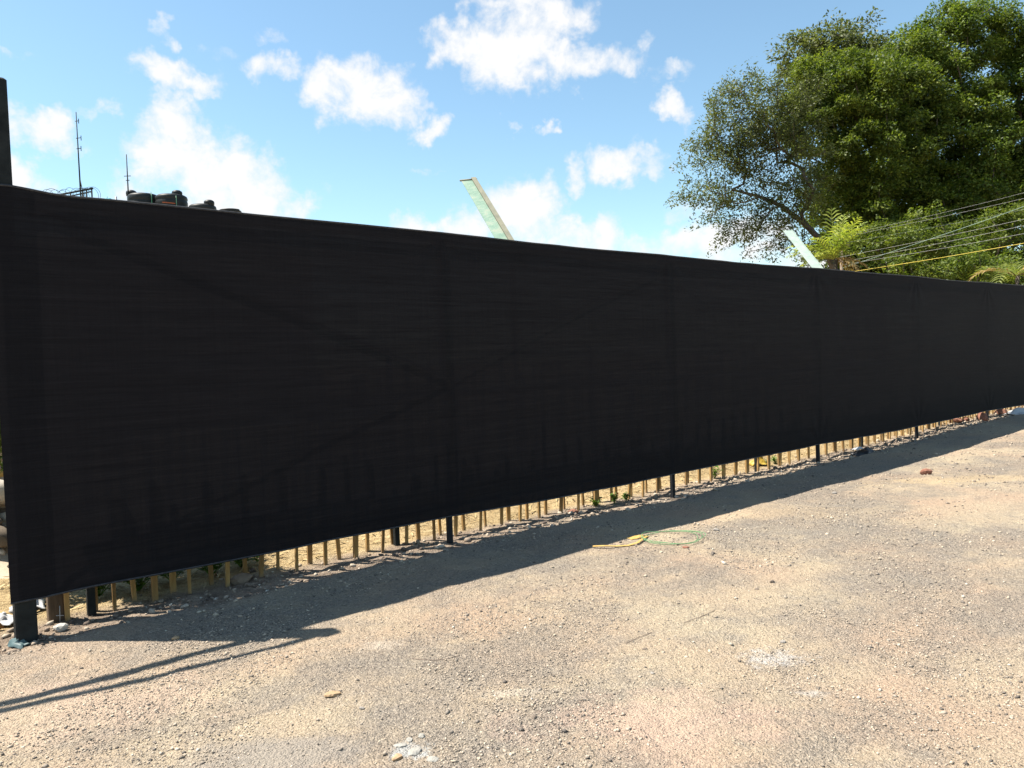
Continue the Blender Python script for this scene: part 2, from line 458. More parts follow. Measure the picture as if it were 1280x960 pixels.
def scatter(n, pxr, pyr, dens):
    """candidate points on the road, thinned by a density function"""
    px = rng.uniform(*pxr, n); py = rng.uniform(*pyr, n)
    xr, yr = px - 640, 480 - py
    cr, sr = math.cos(ROLL), math.sin(ROLL)
    a, b = xr * cr + yr * sr, -xr * sr + yr * cr
    ry = math.cos(PITCH) - math.sin(PITCH) * b / F_PX; rz = math.sin(PITCH) + math.cos(PITCH) * b / F_PX
    t = -CAM_Z / rz
    return np.stack([a / F_PX * t, ry * t], 1)
def make_gravel():
    # uniform over the yard in rings of falling density
    pts, sizes = [], []
    for (r0, r1, n, s0) in ((2.6, 5.5, 95000, 0.0034), (5.5, 9, 50000, 0.0047), (9, 15, 22000, 0.0070), (15, 24, 9000, 0.010)):
        r = np.sqrt(rng.uniform(r0 ** 2, r1 ** 2, n)); a = rng.uniform(math.radians(42), math.radians(138), n)
        p = np.stack([r * np.cos(a), r * np.sin(a)], 1)
        s, nn = to_sn(p[:, 0], p[:, 1])
        d = fbm(p[:, 0] * 1.1, p[:, 1] * 1.1, 3, 77)
        keep = (nn > 0.05) & (rng.uniform(0, 1, n) < 0.14 + 1.6 * smooth(0.44, 0.66, d))
        p = p[keep]
        pts.append(p); sizes.append(s0 * rng.lognormal(0, 0.45, len(p)))
    xy = np.concatenate(pts); sz = np.clip(np.concatenate(sizes), 0.002, 0.03)
    v, f = stones_mesh(xy, sz, OCT_V, OCT_F)
    o = link('gravel', v, f, GRAVEL)
    tag(o, 'fine grey and tan gravel strewn over the dirt road', 'gravel', kind='stuff')
    # larger stones
    pts, sizes = [], []
    for (r0, r1, n, s0) in ((2.6, 6, 3200, 0.0055), (6, 12, 2600, 0.0075), (12, 24, 700, 0.012)):
        r = np.sqrt(rng.uniform(r0 ** 2, r1 ** 2, n)); a = rng.uniform(math.radians(42), math.radians(138), n)
        p = np.stack([r * np.cos(a), r * np.sin(a)], 1)
        s, nn = to_sn(p[:, 0], p[:, 1])
        d = fbm(p[:, 0] * 1.1, p[:, 1] * 1.1, 3, 77)
        p = p[(nn > 0.05) & (rng.uniform(0, 1, n) < 0.08 + 1.2 * smooth(0.46, 0.7, d))]; pts.append(p); sizes.append(s0 * rng.lognormal(0, 0.4, len(p)))
    xy = np.concatenate(pts); sz = np.concatenate(sizes)
    v, f = stones_mesh(xy, np.clip(sz, 0.004, 0.03), ICO_V, ICO_F, 0.05)
    o = link('loose_stones', v, f, GRAVEL)
    tag(o, 'small loose stones lying among the gravel of the road', 'stones', kind='stuff')
    # rubble along the fence foot
    n = 4200
    s = rng.uniform(-1.0, 26, n) ; nn = rng.normal(-0.08, 0.17, n)
    p = P0 + s[:, None] * U + nn[:, None] * NV
    sz = np.clip(0.0085 * rng.lognormal(0, 0.55, n) * (1 + s * 0.03), 0.004, 0.035)
    v, f = stones_mesh(p, sz, ICO_V, ICO_F)
    RUB = stone_material('rubble_stone', [(0.0, (0.10, 0.08, 0.07)), (0.35, (0.22, 0.175, 0.14)), (0.7, (0.33, 0.27, 0.21)), (0.95, (0.42, 0.36, 0.29)), (1.0, (0.48, 0.44, 0.38))])
    o = link('rubble', v, f, RUB)
    tag(o, 'broken rubble and clods banked along the foot of the screen', 'rubble', kind='stuff')
    # dry straw and litter in the yard behind
    n = 9000
    s = rng.uniform(-1, 20, n); nn = rng.uniform(-4.5, -0.5, n)
    p = P0 + s[:, None] * U + nn[:, None] * NV
    z = ground_z(p[:, 0], p[:, 1])
    a = rng.uniform(0, 6.283, n); l = rng.uniform(0.02, 0.07, n); w = rng.uniform(0.003, 0.008, n)
    dx, dy = np.cos(a) * l, np.sin(a) * l; wx, wy = -np.sin(a) * w, np.cos(a) * w
    e = rng.uniform(0.0, 0.03, n)
    v = np.stack([np.stack([p[:, 0] - dx - wx, p[:, 1] - dy - wy, z + 0.004], 1), np.stack([p[:, 0] - dx + wx, p[:, 1] - dy + wy, z + 0.006], 1),
                  np.stack([p[:, 0] + dx + wx, p[:, 1] + dy + wy, z + 0.008 + e], 1), np.stack([p[:, 0] + dx - wx, p[:, 1] + dy - wy, z + 0.006 + e], 1)], 1).reshape(-1, 3)
    o = link('dry_straw', v, np.arange(n * 4).reshape(n, 4), stone_material('straw', [(0.0, (0.17, 0.12, 0.06)), (0.6, (0.34, 0.26, 0.13)), (1.0, (0.46, 0.38, 0.22))]))
    tag(o, 'dry straw and leaf litter on the yard behind the pickets', 'straw', kind='stuff')
make_gravel()

# ------------------------------------------------------------------ the black shade-cloth screen
STEEL = simple('dark_painted_steel', (0.010, 0.011, 0.013), (0.022, 0.023, 0.026), 14, 0.6, 0.0, 0.15, 60, spec=0.1)
STEEL_GREY = simple('weathered_grey_steel', (0.012, 0.0135, 0.0140), (0.025, 0.028, 0.028), 9, 0.65, 0.0, 0.2, 40, spec=0.1)
S_POST = [0.0, 3.49, 6.90, 10.47, 14.06, 17.62, 21.2, 24.8, 28.4]
Z_TOP, Z_BOT = 2.965, 0.262
def cloth_material():
    m, nt, out = new_mat('black_shade_cloth')
    tc = nt.n('ShaderNodeTexCoord').outputs['Object']
    st = nt.vmath('MULTIPLY', tc, (0.55, 1.0, 26.0))
    streak = nt.noise(st, 1.0, 6, 0.7)
    st2 = nt.vmath('MULTIPLY', tc, (3.0, 1.0, 130.0))
    fine = nt.noise(st2, 1.0, 3, 0.6)
    warp = nt.noise(nt.vmath('MULTIPLY', tc, (60.0, 1.0, 1.2)), 1.0, 3, 0.6)
    k = nt.math('ADD', nt.math('MULTIPLY', streak, 0.45), nt.math('ADD', nt.math('MULTIPLY', fine, 0.38), nt.math('MULTIPLY', warp, 0.17)))
    col = nt.ramp(k, [(0.32, (0.0074, 0.0068, 0.0080)), (0.5, (0.0108, 0.0100, 0.0116)), (0.68, (0.0152, 0.0140, 0.0160))])
    dif = nt.n('ShaderNodeBsdfPrincipled', None, Base_Color=col, Roughness=0.75)
    dif.inputs['Specular IOR Level'].default_value = 0.05
    bp = nt.n('ShaderNodeBump', None, Height=k, Strength=0.4, Distance=0.01)
    nt.L.new(bp.outputs[0], dif.inputs['Normal'])
    trl = nt.n('ShaderNodeBsdfTranslucent', None, Color=nt.ramp(k, [(0.34, (0.0007, 0.00063, 0.0007)), (0.66, (0.0016, 0.00145, 0.0016))]))
    add = nt.n('ShaderNodeAddShader'); nt.L.new(dif.outputs[0], add.inputs[0]); nt.L.new(trl.outputs[0], add.inputs[1])
    tra = nt.n('ShaderNodeBsdfTransparent', None, Color=(1, 1, 1))
    op = nt.math('MULTIPLY', nt.sstep(k, 0.36, 0.66), 0.0018)
    mx = nt.n('ShaderNodeMixShader', None, Fac=op); nt.L.new(add.outputs[0], mx.inputs[1]); nt.L.new(tra.outputs[0], mx.inputs[2])
    nt.L.new(mx.outputs[0], out.inputs[0])
    return m
def make_screen():
    root = thing('screen_fence', 'long black shade cloth screen stretched on dark steel posts', 'fence', sn(0, 0, 0), rz=FA)
    # local axes: x along the fence, y away from the camera, z up
    def zg(s, n=0.0): return gz(sn(s, n))
    CL = cloth_material()
    ss = np.concatenate([np.linspace(-0.085, 28.45, 720)])
    nz = 60
    pos = np.array(S_POST)
    i = np.clip(np.searchsorted(pos, ss) - 1, 0, len(pos) - 2)
    t = np.clip((ss - pos[i]) / (pos[i + 1] - pos[i]), 0, 1)
    span_sag = np.array([0.006, 0.012, 0.014, 0.010, 0.02, 0.014, 0.015, 0.01])[i]
    top = Z_TOP + 0.012 * np.sin(ss * 0.55 + 1.0) - span_sag * 4 * t * (1 - t) + 0.006 * (vnoise(ss * 3.0, ss * 0, 9) - 0.5) + 0.10 * smooth(10, 22, ss) * 0.9
    top = top + 0.03 * np.clip(1 - np.abs(ss - 0.0) / 0.35, 0, 1)
    bot = Z_BOT + 0.018 * np.sin(ss * 0.8 + 0.3) * 0.6 - 0.012 * 4 * t * (1 - t) + 0.012 * (vnoise(ss * 2.2, ss * 0, 19) - 0.5)
    bot = bot + 0.02 * smooth(10, 22, ss)
    v = np.linspace(0, 1, nz)
    S, V = np.meshgrid(ss, v)
    T = np.tile(t, (nz, 1))
    Z = bot[None] + (top - bot)[None] * V
    Yl = -0.050 + 0.012 * np.sin(math.pi * T) * np.sin(math.pi * V)
    Yl = Yl + 0.010 * (fbm(S * 0.8, Z * 2.6 - S * 0.25, 3, 61) - 0.5) + 0.004 * (vnoise(S * 0.9, Z * 14, 66) - 0.5)
    Yl = np.where(S < 0.09, -0.075, Yl) if False else Yl - 0.028 * smooth(0.35, 0.05, S)
    for sp_ in S_POST[1:]:
        for zt_ in (Z_TOP, Z_BOT):
            dx_, dz_ = S - sp_, Z - zt_
            rr_ = np.hypot(dx_, dz_); an_ = np.arctan2(dz_, dx_)
            Yl = Yl + 0.006 * np.exp(-(rr_ / 0.45) ** 2) * np.sin(an_ * 9 + sp_) * smooth(0.0, 0.12, rr_)
    idx = np.arange(S.size).reshape(S.shape)
    f = np.stack([idx[:-1, :-1].ravel(), idx[:-1, 1:].ravel(), idx[1:, 1:].ravel(), idx[1:, :-1].ravel()], 1)
    cl = link('shade_cloth', np.stack([S.ravel(), Yl.ravel(), Z.ravel()], 1), f, CL, root, True)
    HEM = simple('black_hem_cord', (0.018, 0.018, 0.021), (0.05, 0.05, 0.055), 30, 0.6)
    mb = MB(); mb.tube([(a, b, c) for a, b, c in zip(ss[::3], Yl[-1][::3] + 0.004, top[::3])], 0.009, 6); mb.build('hem', HEM, cl, True)
    mb = MB(); mb.tube([(a, b, c) for a, b, c in zip(ss[::3], Yl[0][::3] + 0.004, bot[::3])], 0.008, 6); mb.build('hem', HEM, cl, True)
    # wrap of cloth round the gate post
    mb = MB(); 
    zt, zb = float(top[0]), float(bot[0])
    vs = [(-0.083, Yl[0][0], zb), (-0.083, Yl[-1][0], zt), (-0.086, 0.07, zt - 0.01), (-0.086, 0.07, zb + 0.02)]
    mb.add(vs, [(0, 1, 2, 3)]); 
    for k_, s in enumerate(S_POST):
        g = zg(s) - 0.25
        mb = MB()
        if k_ == 0:
            mb.box((0.0, 0, (3.71 + g) / 2), (0.125, 0.125, 3.71 - g), bevel=0.012)
            p = mb.build('post', STEEL_GREY, root); p['label'] = 'thick grey steel gate post standing taller than the cloth'
        else:
            ztp = float(np.interp(s, ss, top)) - 0.02
            mb.box((s, 0.0, (ztp + g) / 2), (0.05, 0.05, ztp - g), bevel=0.006)
            mb.build('post', STEEL, root)
    for a, b in zip(S_POST[:-1], S_POST[1:]):
        mb = MB(); za, zb_ = float(np.interp(a, ss, top)), float(np.interp(b, ss, top))
        mb.tube([(a + 0.035, 0.0, za - 0.07), (b - 0.035, 0.0, zb_ - 0.07)], 0.022, 8); mb.build('top_rail', STEEL, root, True)
        mb = MB(); mb.tube([(a + 0.035, 0.0, 0.36 + 0.02 * (a > 9)), (b - 0.035, 0.0, 0.36 + 0.02 * (b > 9))], 0.020, 8); mb.build('bottom_rail', STEEL, root, True)
    for a, za, b, zb_, br in ((0.07, 2.93, 3.45, 1.62, 0.016), (0.07, 0.38, 3.45, 1.58, 0.009), (3.53, 1.60, 6.86, 2.84, 0.006)):
        mb = MB(); mb.tube([(a, -0.012, za), (b, -0.012, zb_)], br, 8); mb.build('brace', STEEL, root, True)
make_screen()

def make_gate_frame():
    # open gate bay left of the tall post (outside the frame); its rail and stay throw the two lines of shade
    root = thing('gate_frame', 'open steel gate bay left of the tall post with thin rail shadows', 'gate', sn(-3.7, 0, 0), rz=FA)
    g = gz(sn(-3.7, 0)) - 0.25
    mb = MB(); mb.box((0, 0, (3.4 + g) / 2), (0.125, 0.125, 3.4 - g), bevel=0.012); mb.build('post', STEEL_GREY, root)
    mb = MB(); mb.tube([(0.065, 0, 2.93), (3.63, 0, 2.96)], 0.040, 8); mb.build('top_rail', STEEL_GREY, root, True)
    mb = MB(); mb.tube([(0.065, 0, 2.62), (1.0, 0.01, 2.93), (2.1, 0.01, 3.19), (3.63, 0, 3.66)], 0.034, 8); mb.build('stay', STEEL_GREY, root, True)
make_gate_frame()

# ------------------------------------------------------------------ wooden picket fence behind the screen
WOOD = simple('sun_bleached_pine', (0.30, 0.18, 0.07), (0.50, 0.33, 0.14), 5, 0.8, 0, 0.3, 30, stretch=(6, 6, 0.8))
WOOD_B = simple('brown_weathered_board', (0.13, 0.08, 0.045), (0.22, 0.14, 0.08), 5, 0.85, 0, 0.3, 30, stretch=(6, 6, 0.8))
def vary_wood(m):
    nt = NT(m.node_tree); b = [n for n in m.node_tree.nodes if n.type == 'BSDF_PRINCIPLED'][0]
    src = b.inputs['Base Color'].links[0].from_socket
    rnd = nt.n('ShaderNodeObjectInfo').outputs['Random']
    tone = nt.ramp(rnd, [(0.0, (0.50, 0.46, 0.42)), (0.5, (0.85, 0.82, 0.78)), (1.0, (1.12, 1.08, 1.0))])
    pos = nt.n('ShaderNodeTexCoord').outputs['Object']
    soil = nt.sstep(nt.math('ADD', nt.n('ShaderNodeSeparateXYZ', None, Vector=pos).outputs[2], nt.math('MULTIPLY', nt.noise(pos, 25.0, 4, 0.7), 0.16)), 0.21, 0.11)
    col = nt.mix(nt.math('MULTIPLY', soil, 0.7), nt.mix(1.0, src, tone, 'MULTIPLY'), (0.20, 0.155, 0.115))
    nt.L.new(col, b.inputs['Base Color'])
vary_wood(WOOD)
def make_pickets():
    root = thing('picket_fence', 'low fence of thin yellow wooden pickets showing under the black cloth', 'fence', sn(0, -0.28, 0), rz=FA)
    shapes = []
    for w, d in ((0.050, 0.024), (0.043, 0.022), (0.056, 0.024), (0.085, 0.026)):
        mb = MB(); h = 1.75
        mb.box((0, 0, h / 2), (w * 1.0, d, h), bevel=0.003)
        vs = []
        for (x, y, z) in mb.v:
            k = 0.6 + 0.4 * min(1, max(0, z / 0.35))        # feet hewn narrower
            vs.append((x * k, y, z + (0.05 if z > 1.7 and abs(x) < w * 0.2 else 0)))
        me = bpy.data.meshes.new('picket'); me.from_pydata(vs, [], mb.f); me.update(); me.materials.append(WOOD)
        shapes.append(me)
    pitch = 0.289
    for row, (n0, off) in enumerate(((0.0, 0.05), (0.12, 0.05 + 0.68 * 0.289))):
        s = 0.25 + off
        k = 0
        while s < 26:
            ds = random.uniform(-0.02, 0.02)
            o = bpy.data.objects.new('picket', shapes[(3 if (k % 11 == 8 and row == 0) else random.choice((0, 1, 2)))])
            COL.objects.link(o); o.parent = root
            g = gz(sn(s + ds, -0.28 - n0))
            o.location = (s + ds, n0, g - 0.06); o.scale = (random.uniform(0.8, 1.4), 1.0, random.uniform(0.93, 1.06))
            o.rotation_euler = (random.uniform(-0.02, 0.02), random.uniform(-0.05, 0.05) + (0.045 if row == 0 else -0.01), random.uniform(-0.25, 0.25))
            s += pitch; k += 1
    for z in (0.55, 1.45):
        mb = MB()
        pts = [(a, 0.06, z + gz(sn(a, -0.34))) for a in np.linspace(0.0, 26.2, 40)]
        for a, b in zip(pts[:-1], pts[1:]):
            c = Vector(a).lerp(Vector(b), 0.5); d = Vector(b) - Vector(a)
            M = Matrix.Rotation(-math.atan2(d.z, d.x), 3, 'Y')
            mb.box(c, (d.length + 0.001, 0.07, 0.07), M)
        mb.build('rail', WOOD_B, root)
    for s, w in ((0.46, 0.055), (3.10, 0.05), (5.86, 0.05), (9.3, 0.05), (12.6, 0.05), (16.0, 0.05), (19.6, 0.05)):
        mb = MB(); g = gz(sn(s, -0.28)); mb.box((s, 0.055, g + 0.85), (w, w, 2.1), bevel=0.005)
        p = mb.build('post', STEEL_GREY, root)
    mb = MB(); g = gz(sn(0.22, -0.35)); mb.box((0.23, 0.06, g + 0.8), (0.10, 0.09, 1.9), bevel=0.008)
    p = mb.build('end_post', simple('shade_dark_weathered_post', (0.075, 0.05, 0.032), (0.14, 0.095, 0.06), 5, 0.85, 0, 0.3, 30, stretch=(6, 6, 0.8)), root); p['label'] = 'wide brown wooden end post beside the steel gate post'  # brown wood darkened: the shade on this post is put into its colour
make_pickets()

# ------------------------------------------------------------------ foliage
def leaf_material(name, stops, trans=0.35, rough=0.55):
    m, nt, out = new_mat(name)
    ri = nt.n('ShaderNodeNewGeometry').outputs['Random Per Island']
    pos = nt.n('ShaderNodeTexCoord').outputs['Object']
    f = nt.math('ADD', nt.math('MULTIPLY', ri, 0.55), nt.math('MULTIPLY_ADD', nt.noise(pos, 0.9, 3, 0.6), 1.1, -0.33))
    col = nt.ramp(f, stops)
    b = nt.n('ShaderNodeBsdfPrincipled', None, Base_Color=col, Roughness=rough)
    b.inputs['Specular IOR Level'].default_value = 0.3
    t = nt.n('ShaderNodeBsdfTranslucent', None, Color=nt.mix(1.0, col, (1.25, 1.3, 0.55), 'MULTIPLY'))
    mx = nt.n('ShaderNodeMixShader', None, Fac=trans)
    nt.L.new(b.outputs[0], mx.inputs[1]); nt.L.new(t.outputs[0], mx.inputs[2]); nt.L.new(mx.outputs[0], out.inputs[0])
    return m
BARK = simple('grey_brown_bark', (0.045, 0.035, 0.027), (0.12, 0.095, 0.075), 3, 0.9, 0, 0.6, 14, stretch=(3, 3, 0.7))

def leaves(centers, radii, per, size, flat=0.6, aspect=0.45, droop=0.25, up=0.6, outward=None, seedless=None):
    """leaf blades gathered in clumps; returns verts, quads"""
    n = len(centers)
    cnt = np.maximum(4, (per * rng.uniform(0.6, 1.4, n)).astype(int))
    ci = np.repeat(np.arange(n), cnt); m = len(ci)
    d = rng.normal(0, 1, (m, 3)); d /= np.linalg.norm(d, axis=1)[:, None]
    r = rng.uniform(0, 1, m) ** 0.45
    off = d * (r * radii[ci])[:, None]
    off[:, 2] *= flat
    if outward is not None:                                   # sprays reach out from the trunk
        o = outward[ci]; off += o * ((off * o).sum(1) * 0.7)[:, None]
    # clumps hang over their rims
    off[:, 2] -= droop * radii[ci] * (off[:, 0] ** 2 + off[:, 1] ** 2) / (radii[ci] ** 2 + 1e-6)
    p = centers[ci] + off
    ax = d * np.array([1, 1, 0.35]) + rng.normal(0, 0.55, (m, 3)); ax[:, 2] -= 0.25
    ax /= np.linalg.norm(ax, axis=1)[:, None]
    nr = rng.normal(0, 0.75, (m, 3)); nr[:, 2] += up * 1.6
    nr += d * 0.6
    sd = np.cross(ax, nr); sd /= np.linalg.norm(sd, axis=1)[:, None] + 1e-9
    L = (size * rng.uniform(0.65, 1.35, m))[:, None]; W = L * aspect * 0.5
    nn = np.cross(sd, ax)
    v = np.stack([p - ax * L * 0.5, p + sd * W - ax * L * 0.05 + nn * W * 0.25, p + ax * L * 0.5, p - sd * W - ax * L * 0.05 + nn * W * 0.25], 1).reshape(-1, 3)
    return v, np.arange(m * 4).reshape(m, 4)

def branch_mesh(root_pts, root_r, attractors, tip_r, jit=0.12, sag=0.0, pen=0.35):
    """grow limbs: every attractor joins the nearest older node, thickness by the pipe rule"""
    nodes = [np.array(p, float) for p in root_pts]
    par = [-1] + list(range(len(nodes) - 1))
    dist = [0.0]
    for k in range(1, len(nodes)): dist.append(dist[-1] + np.linalg.norm(nodes[k] - nodes[k - 1]))
    base = nodes[len(root_pts) // 2]
    order = np.argsort(np.linalg.norm(attractors - base, axis=1))
    first = max(1, min(3, len(root_pts) // 2))
    for a in attractors[order]:
        arr = np.array(nodes[first:]); dd = np.linalg.norm(arr - a, axis=1)
        up_pen = np.maximum(0, arr[:, 2] - a[2] - 0.2) * 0.6
        j = int(np.argmin(dd + pen * np.array(dist[first:]) + up_pen)) + first
        p = nodes[j]; L = np.linalg.norm(a - p)
        if L < 0.05: continue
        seg = max(1, min(5, int(L / 0.7)))
        last = j
        for q in range(1, seg + 1):
            t = q / seg
            pt = p + (a - p) * t
            if q < seg: pt = pt + rng.normal(0, jit * L / seg, 3) + np.array([0, 0, math.sin(math.pi * t) * L * 0.08])
            nodes.append(pt); par.append(last); dist.append(dist[last] + L / seg); last = len(nodes) - 1
    N = len(nodes); r2 = np.zeros(N); child = np.zeros(N, int)
    for k in range(N): 
        if par[k] >= 0: child[par[k]] += 1
    for k in range(N - 1, 0, -1):
        if child[k] == 0: r2[k] += tip_r ** 2.3
        r2[par[k]] += r2[k]
    rad = r2 ** (1 / 2.3); rad *= min(3.0, root_r / max(rad[0], 1e-6)) if rad[0] > root_r else 1.0
    for k in range(len(root_pts)): rad[k] = max(min(rad[k], root_r * (1 - 0.5 * k / len(root_pts))), root_r * (1 - 0.88 * k / len(root_pts)))
    vs, fs = [], []
    S = 6
    for k in range(1, N):
        a, b = nodes[par[k]], nodes[k]; d = b - a; L = np.linalg.norm(d)
        if L < 1e-4: continue
        d /= L; ref = np.array([0, 0, 1.0]) if abs(d[2]) < 0.9 else np.array([1.0, 0, 0])
        x = np.cross(d, ref); x /= np.linalg.norm(x); y = np.cross(d, x)
        ra = min(rad[par[k]], rad[k] * 1.35); rb = rad[k]
        o = len(vs)
        for pt, rr in ((a, ra), (b, rb)):
            for q in range(S):
                an = 2 * math.pi * q / S
                vs.append(pt + (x * math.cos(an) + y * math.sin(an)) * rr)
        fs += [(o + q, o + (q + 1) % S, o + S + (q + 1) % S, o + S + q) for q in range(S)]
    return np.array(vs), np.array(fs)

def lobe_clumps(lobes, spacing, shell=0.5):
    """clump centres spread through the lobes: (px, py, Y, rx px, ry px, depth ratio)"""
    out = []
    for (px, py, Y, rx, ry, dr) in lobes:
        c = at(px, py, Y); k = Y / F_PX
        R = np.array([rx * k, rx * k * dr, ry * k])
        n = max(3, int(5.5 * (R[0] * R[1] * R[2]) / spacing ** 3 * (1 - shell ** 3)))
        d = rng.normal(0, 1, (n, 3)); d /= np.linalg.norm(d, axis=1)[:, None]
        r = rng.uniform(shell ** 3, 1, n) ** (1 / 3)
        out.append(c + d * r[:, None] * R)
    p = np.concatenate(out)
    keep = []                                                # thin out where lobes overlap
    cell = {}
    for i, q in enumerate(p):
        key = tuple(np.floor(q / (spacing * 0.55)).astype(int))
        if key in cell: continue
        cell[key] = 1; keep.append(i)
    return p[keep]

def make_tree(name, label, cat, base, root_pts, root_r, lobes, spacing, clump_r, per, size, mat, group=None, flat=0.6, tip=0.012, shell=0.5, zmin=0.6, aspect=0.45, droop=0.25, jit=0.12, pen=0.35, up=0.6):
    b = np.array([base[0], base[1], gz(base)])
    t = thing(name, label, cat, b, group)
    c = lobe_clumps(lobes, spacing, shell)
    c = c[c[:, 2] > b[2] + zmin]
    rad = clump_r * rng.uniform(0.65, 1.3, len(c))
    rp = [np.array(q, float) for q in root_pts]
    v, f = branch_mesh([b + np.array([0, 0, -0.3])] + rp, root_r, c, tip, jit, pen=pen)
    print(label[:30], len(c), len(v))
    tr = link('trunk', v - b, f, BARK, t, True)
    o = c - np.array([c[:, 0].mean(), c[:, 1].mean(), np.percentile(c[:, 2], 20)]); o /= np.linalg.norm(o, axis=1)[:, None] + 1e-6
    v, f = leaves(c, rad, per, size, flat, aspect, droop, up, o)
    cr = link('crown', v - b, f, mat, t); cr['kind'] = 'stuff'
    return t

G = 'trees behind the right half of the screen'
LEAF_OLIVE = leaf_material('olive_grey_leaf', [(0.15, (0.038, 0.050, 0.018)), (0.5, (0.081, 0.101, 0.036)), (0.85, (0.142, 0.160, 0.062))], 0.40)
LEAF_DEEP = leaf_material('deep_green_leaf', [(0.15, (0.034, 0.058, 0.011)), (0.5, (0.089, 0.128, 0.019)), (0.9, (0.194, 0.225, 0.037))], 0.42)
LEAF_MID = leaf_material('mid_green_leaf', [(0.15, (0.038, 0.066, 0.012)), (0.5, (0.093, 0.140, 0.021)), (0.9, (0.202, 0.240, 0.044))], 0.42)
LEAF_LIGHT = leaf_material('yellow_green_leaf', [(0.15, (0.073, 0.103, 0.021)), (0.5, (0.145, 0.178, 0.035)), (0.9, (0.239, 0.253, 0.073))], 0.45)

def make_trees():
    Y = 27
    b = at(1062, 420, Y)
    make_tree('broadleaf_tree', 'sparse olive leaved tree with dark leaning limbs, leftmost against the sky', 'tree', b,
              [at(1056, 380, Y), at(1046, 345, Y), at(1030, 305, Y), at(1006, 280, Y), at(978, 258, Y), at(950, 246, Y), at(915, 237, Y)], 0.17,
              [(930, 150, Y, 52, 58, .9), (895, 192, Y, 42, 40, .9), (893, 238, Y, 44, 24, .9), (965, 195, Y, 48, 55, .9), (948, 115, Y, 42, 28, .8), (985, 245, Y, 45, 36, .8),
               (925, 268, Y, 46, 26, .8), (975, 302, Y, 42, 24, .8), (866, 236, Y, 20, 16, .8), (1002, 140, Y, 30, 55, .8), (930, 295, Y, 30, 18, .8), (1010, 318, Y, 32, 16, .8), (985, 165, Y, 40, 50, .8), (1005, 215, Y, 36, 40, .8), (905, 165, Y, 34, 34, .8)],
              0.62, 0.42, 125, 0.105, LEAF_OLIVE, G, 0.7, 0.011, 0.35, aspect=0.42, droop=0.35, jit=0.16, pen=0.12)
    Y = 35
    b = at(1065, 420, Y)
    make_tree('broadleaf_tree', 'greyish crown peeping out behind the two big green trees', 'tree', b,
              [at(1062, 300, Y), at(1058, 180, Y), at(1050, 120, Y)], 0.32,
              [(1040, 62, Y, 58, 32, .8), (1004, 76, Y, 34, 32, .8), (1082, 48, Y, 28, 24, .8), (1050, 100, Y, 70, 44, .8), (1030, 45, Y, 30, 18, .8)],
              0.8, 0.62, 150, 0.18, LEAF_OLIVE, G, 0.65, 0.014, 0.3)
    Y = 30
    b = at(1095, 420, Y)
    make_tree('broadleaf_tree', 'dense green tree in the middle, behind the palm clump', 'tree', b,
              [at(1094, 360, Y), at(1090, 300, Y), at(1085, 230, Y)], 0.42,
              [(1062, 118, Y, 70, 50, .9), (1030, 172, Y, 46, 50, .8), (1092, 195, Y, 66, 60, 1), (1048, 240, Y, 42, 44, .8), (1128, 138, Y, 56, 56, .9), (1120, 255, Y, 60, 46, .9),
               (1095, 305, Y, 70, 34, .8), (1040, 98, Y, 50, 34, .8), (1060, 290, Y, 50, 40, .7), (1150, 310, Y, 60, 40, .7), (1100, 340, Y, 90, 30, .6), (1110, 95, Y, 45, 32, .8), (1155, 200, Y + 2, 45, 50, .8), (1075, 345, Y + 1, 80, 26, .6), (1090, 250, Y + 3, 75, 60, .7), (1130, 90, Y + 1, 44, 40, .8), (1000, 150, Y + 1, 30, 44, .8)],
              0.78, 0.56, 400, 0.125, LEAF_DEEP, G, 0.42, 0.014, 0.5)
    Y = 31
    b = at(1235, 420, Y)
    make_tree('broadleaf_tree', 'tallest dense green tree at the right edge of the picture', 'tree', b,
              [at(1234, 350, Y), at(1232, 280, Y), at(1232, 200, Y)], 0.5,
              [(1200, 45, Y, 50, 42, .9), (1196, 22, Y, 30, 22, .9), (1252, 58, Y, 48, 42, .9), (1172, 110, Y, 52, 50, .9), (1250, 150, Y, 64, 60, 1), (1190, 185, Y, 66, 60, .9), (1295, 100, Y, 50, 60, .9),
               (1310, 200, Y, 60, 65, .9), (1220, 240, Y, 72, 50, .9), (1150, 85, Y, 30, 26, .8), (1340, 130, Y, 60, 80, .9), (1275, 290, Y, 80, 50, .7), (1200, 310, Y, 70, 40, .7), (1340, 300, Y, 60, 60, .7), (1250, 345, Y, 100, 30, .5), (1300, 50, Y, 34, 30, .8), (1180, 30, Y, 26, 26, .8), (1150, 64, Y, 36, 34, .9), (1140, 100, Y, 36, 36, .9), (1180, 280, Y + 2, 70, 50, .7), (1270, 240, Y + 2, 70, 60, .7), (1235, 25, Y, 40, 26, .8), (1275, 40, Y, 34, 32, .8), (1195, 345, Y + 1, 90, 26, .6), (1290, 345, Y + 1, 80, 26, .6)],
              0.80, 0.58, 400, 0.125, LEAF_MID, G, 0.42, 0.015, 0.5)
make_trees()

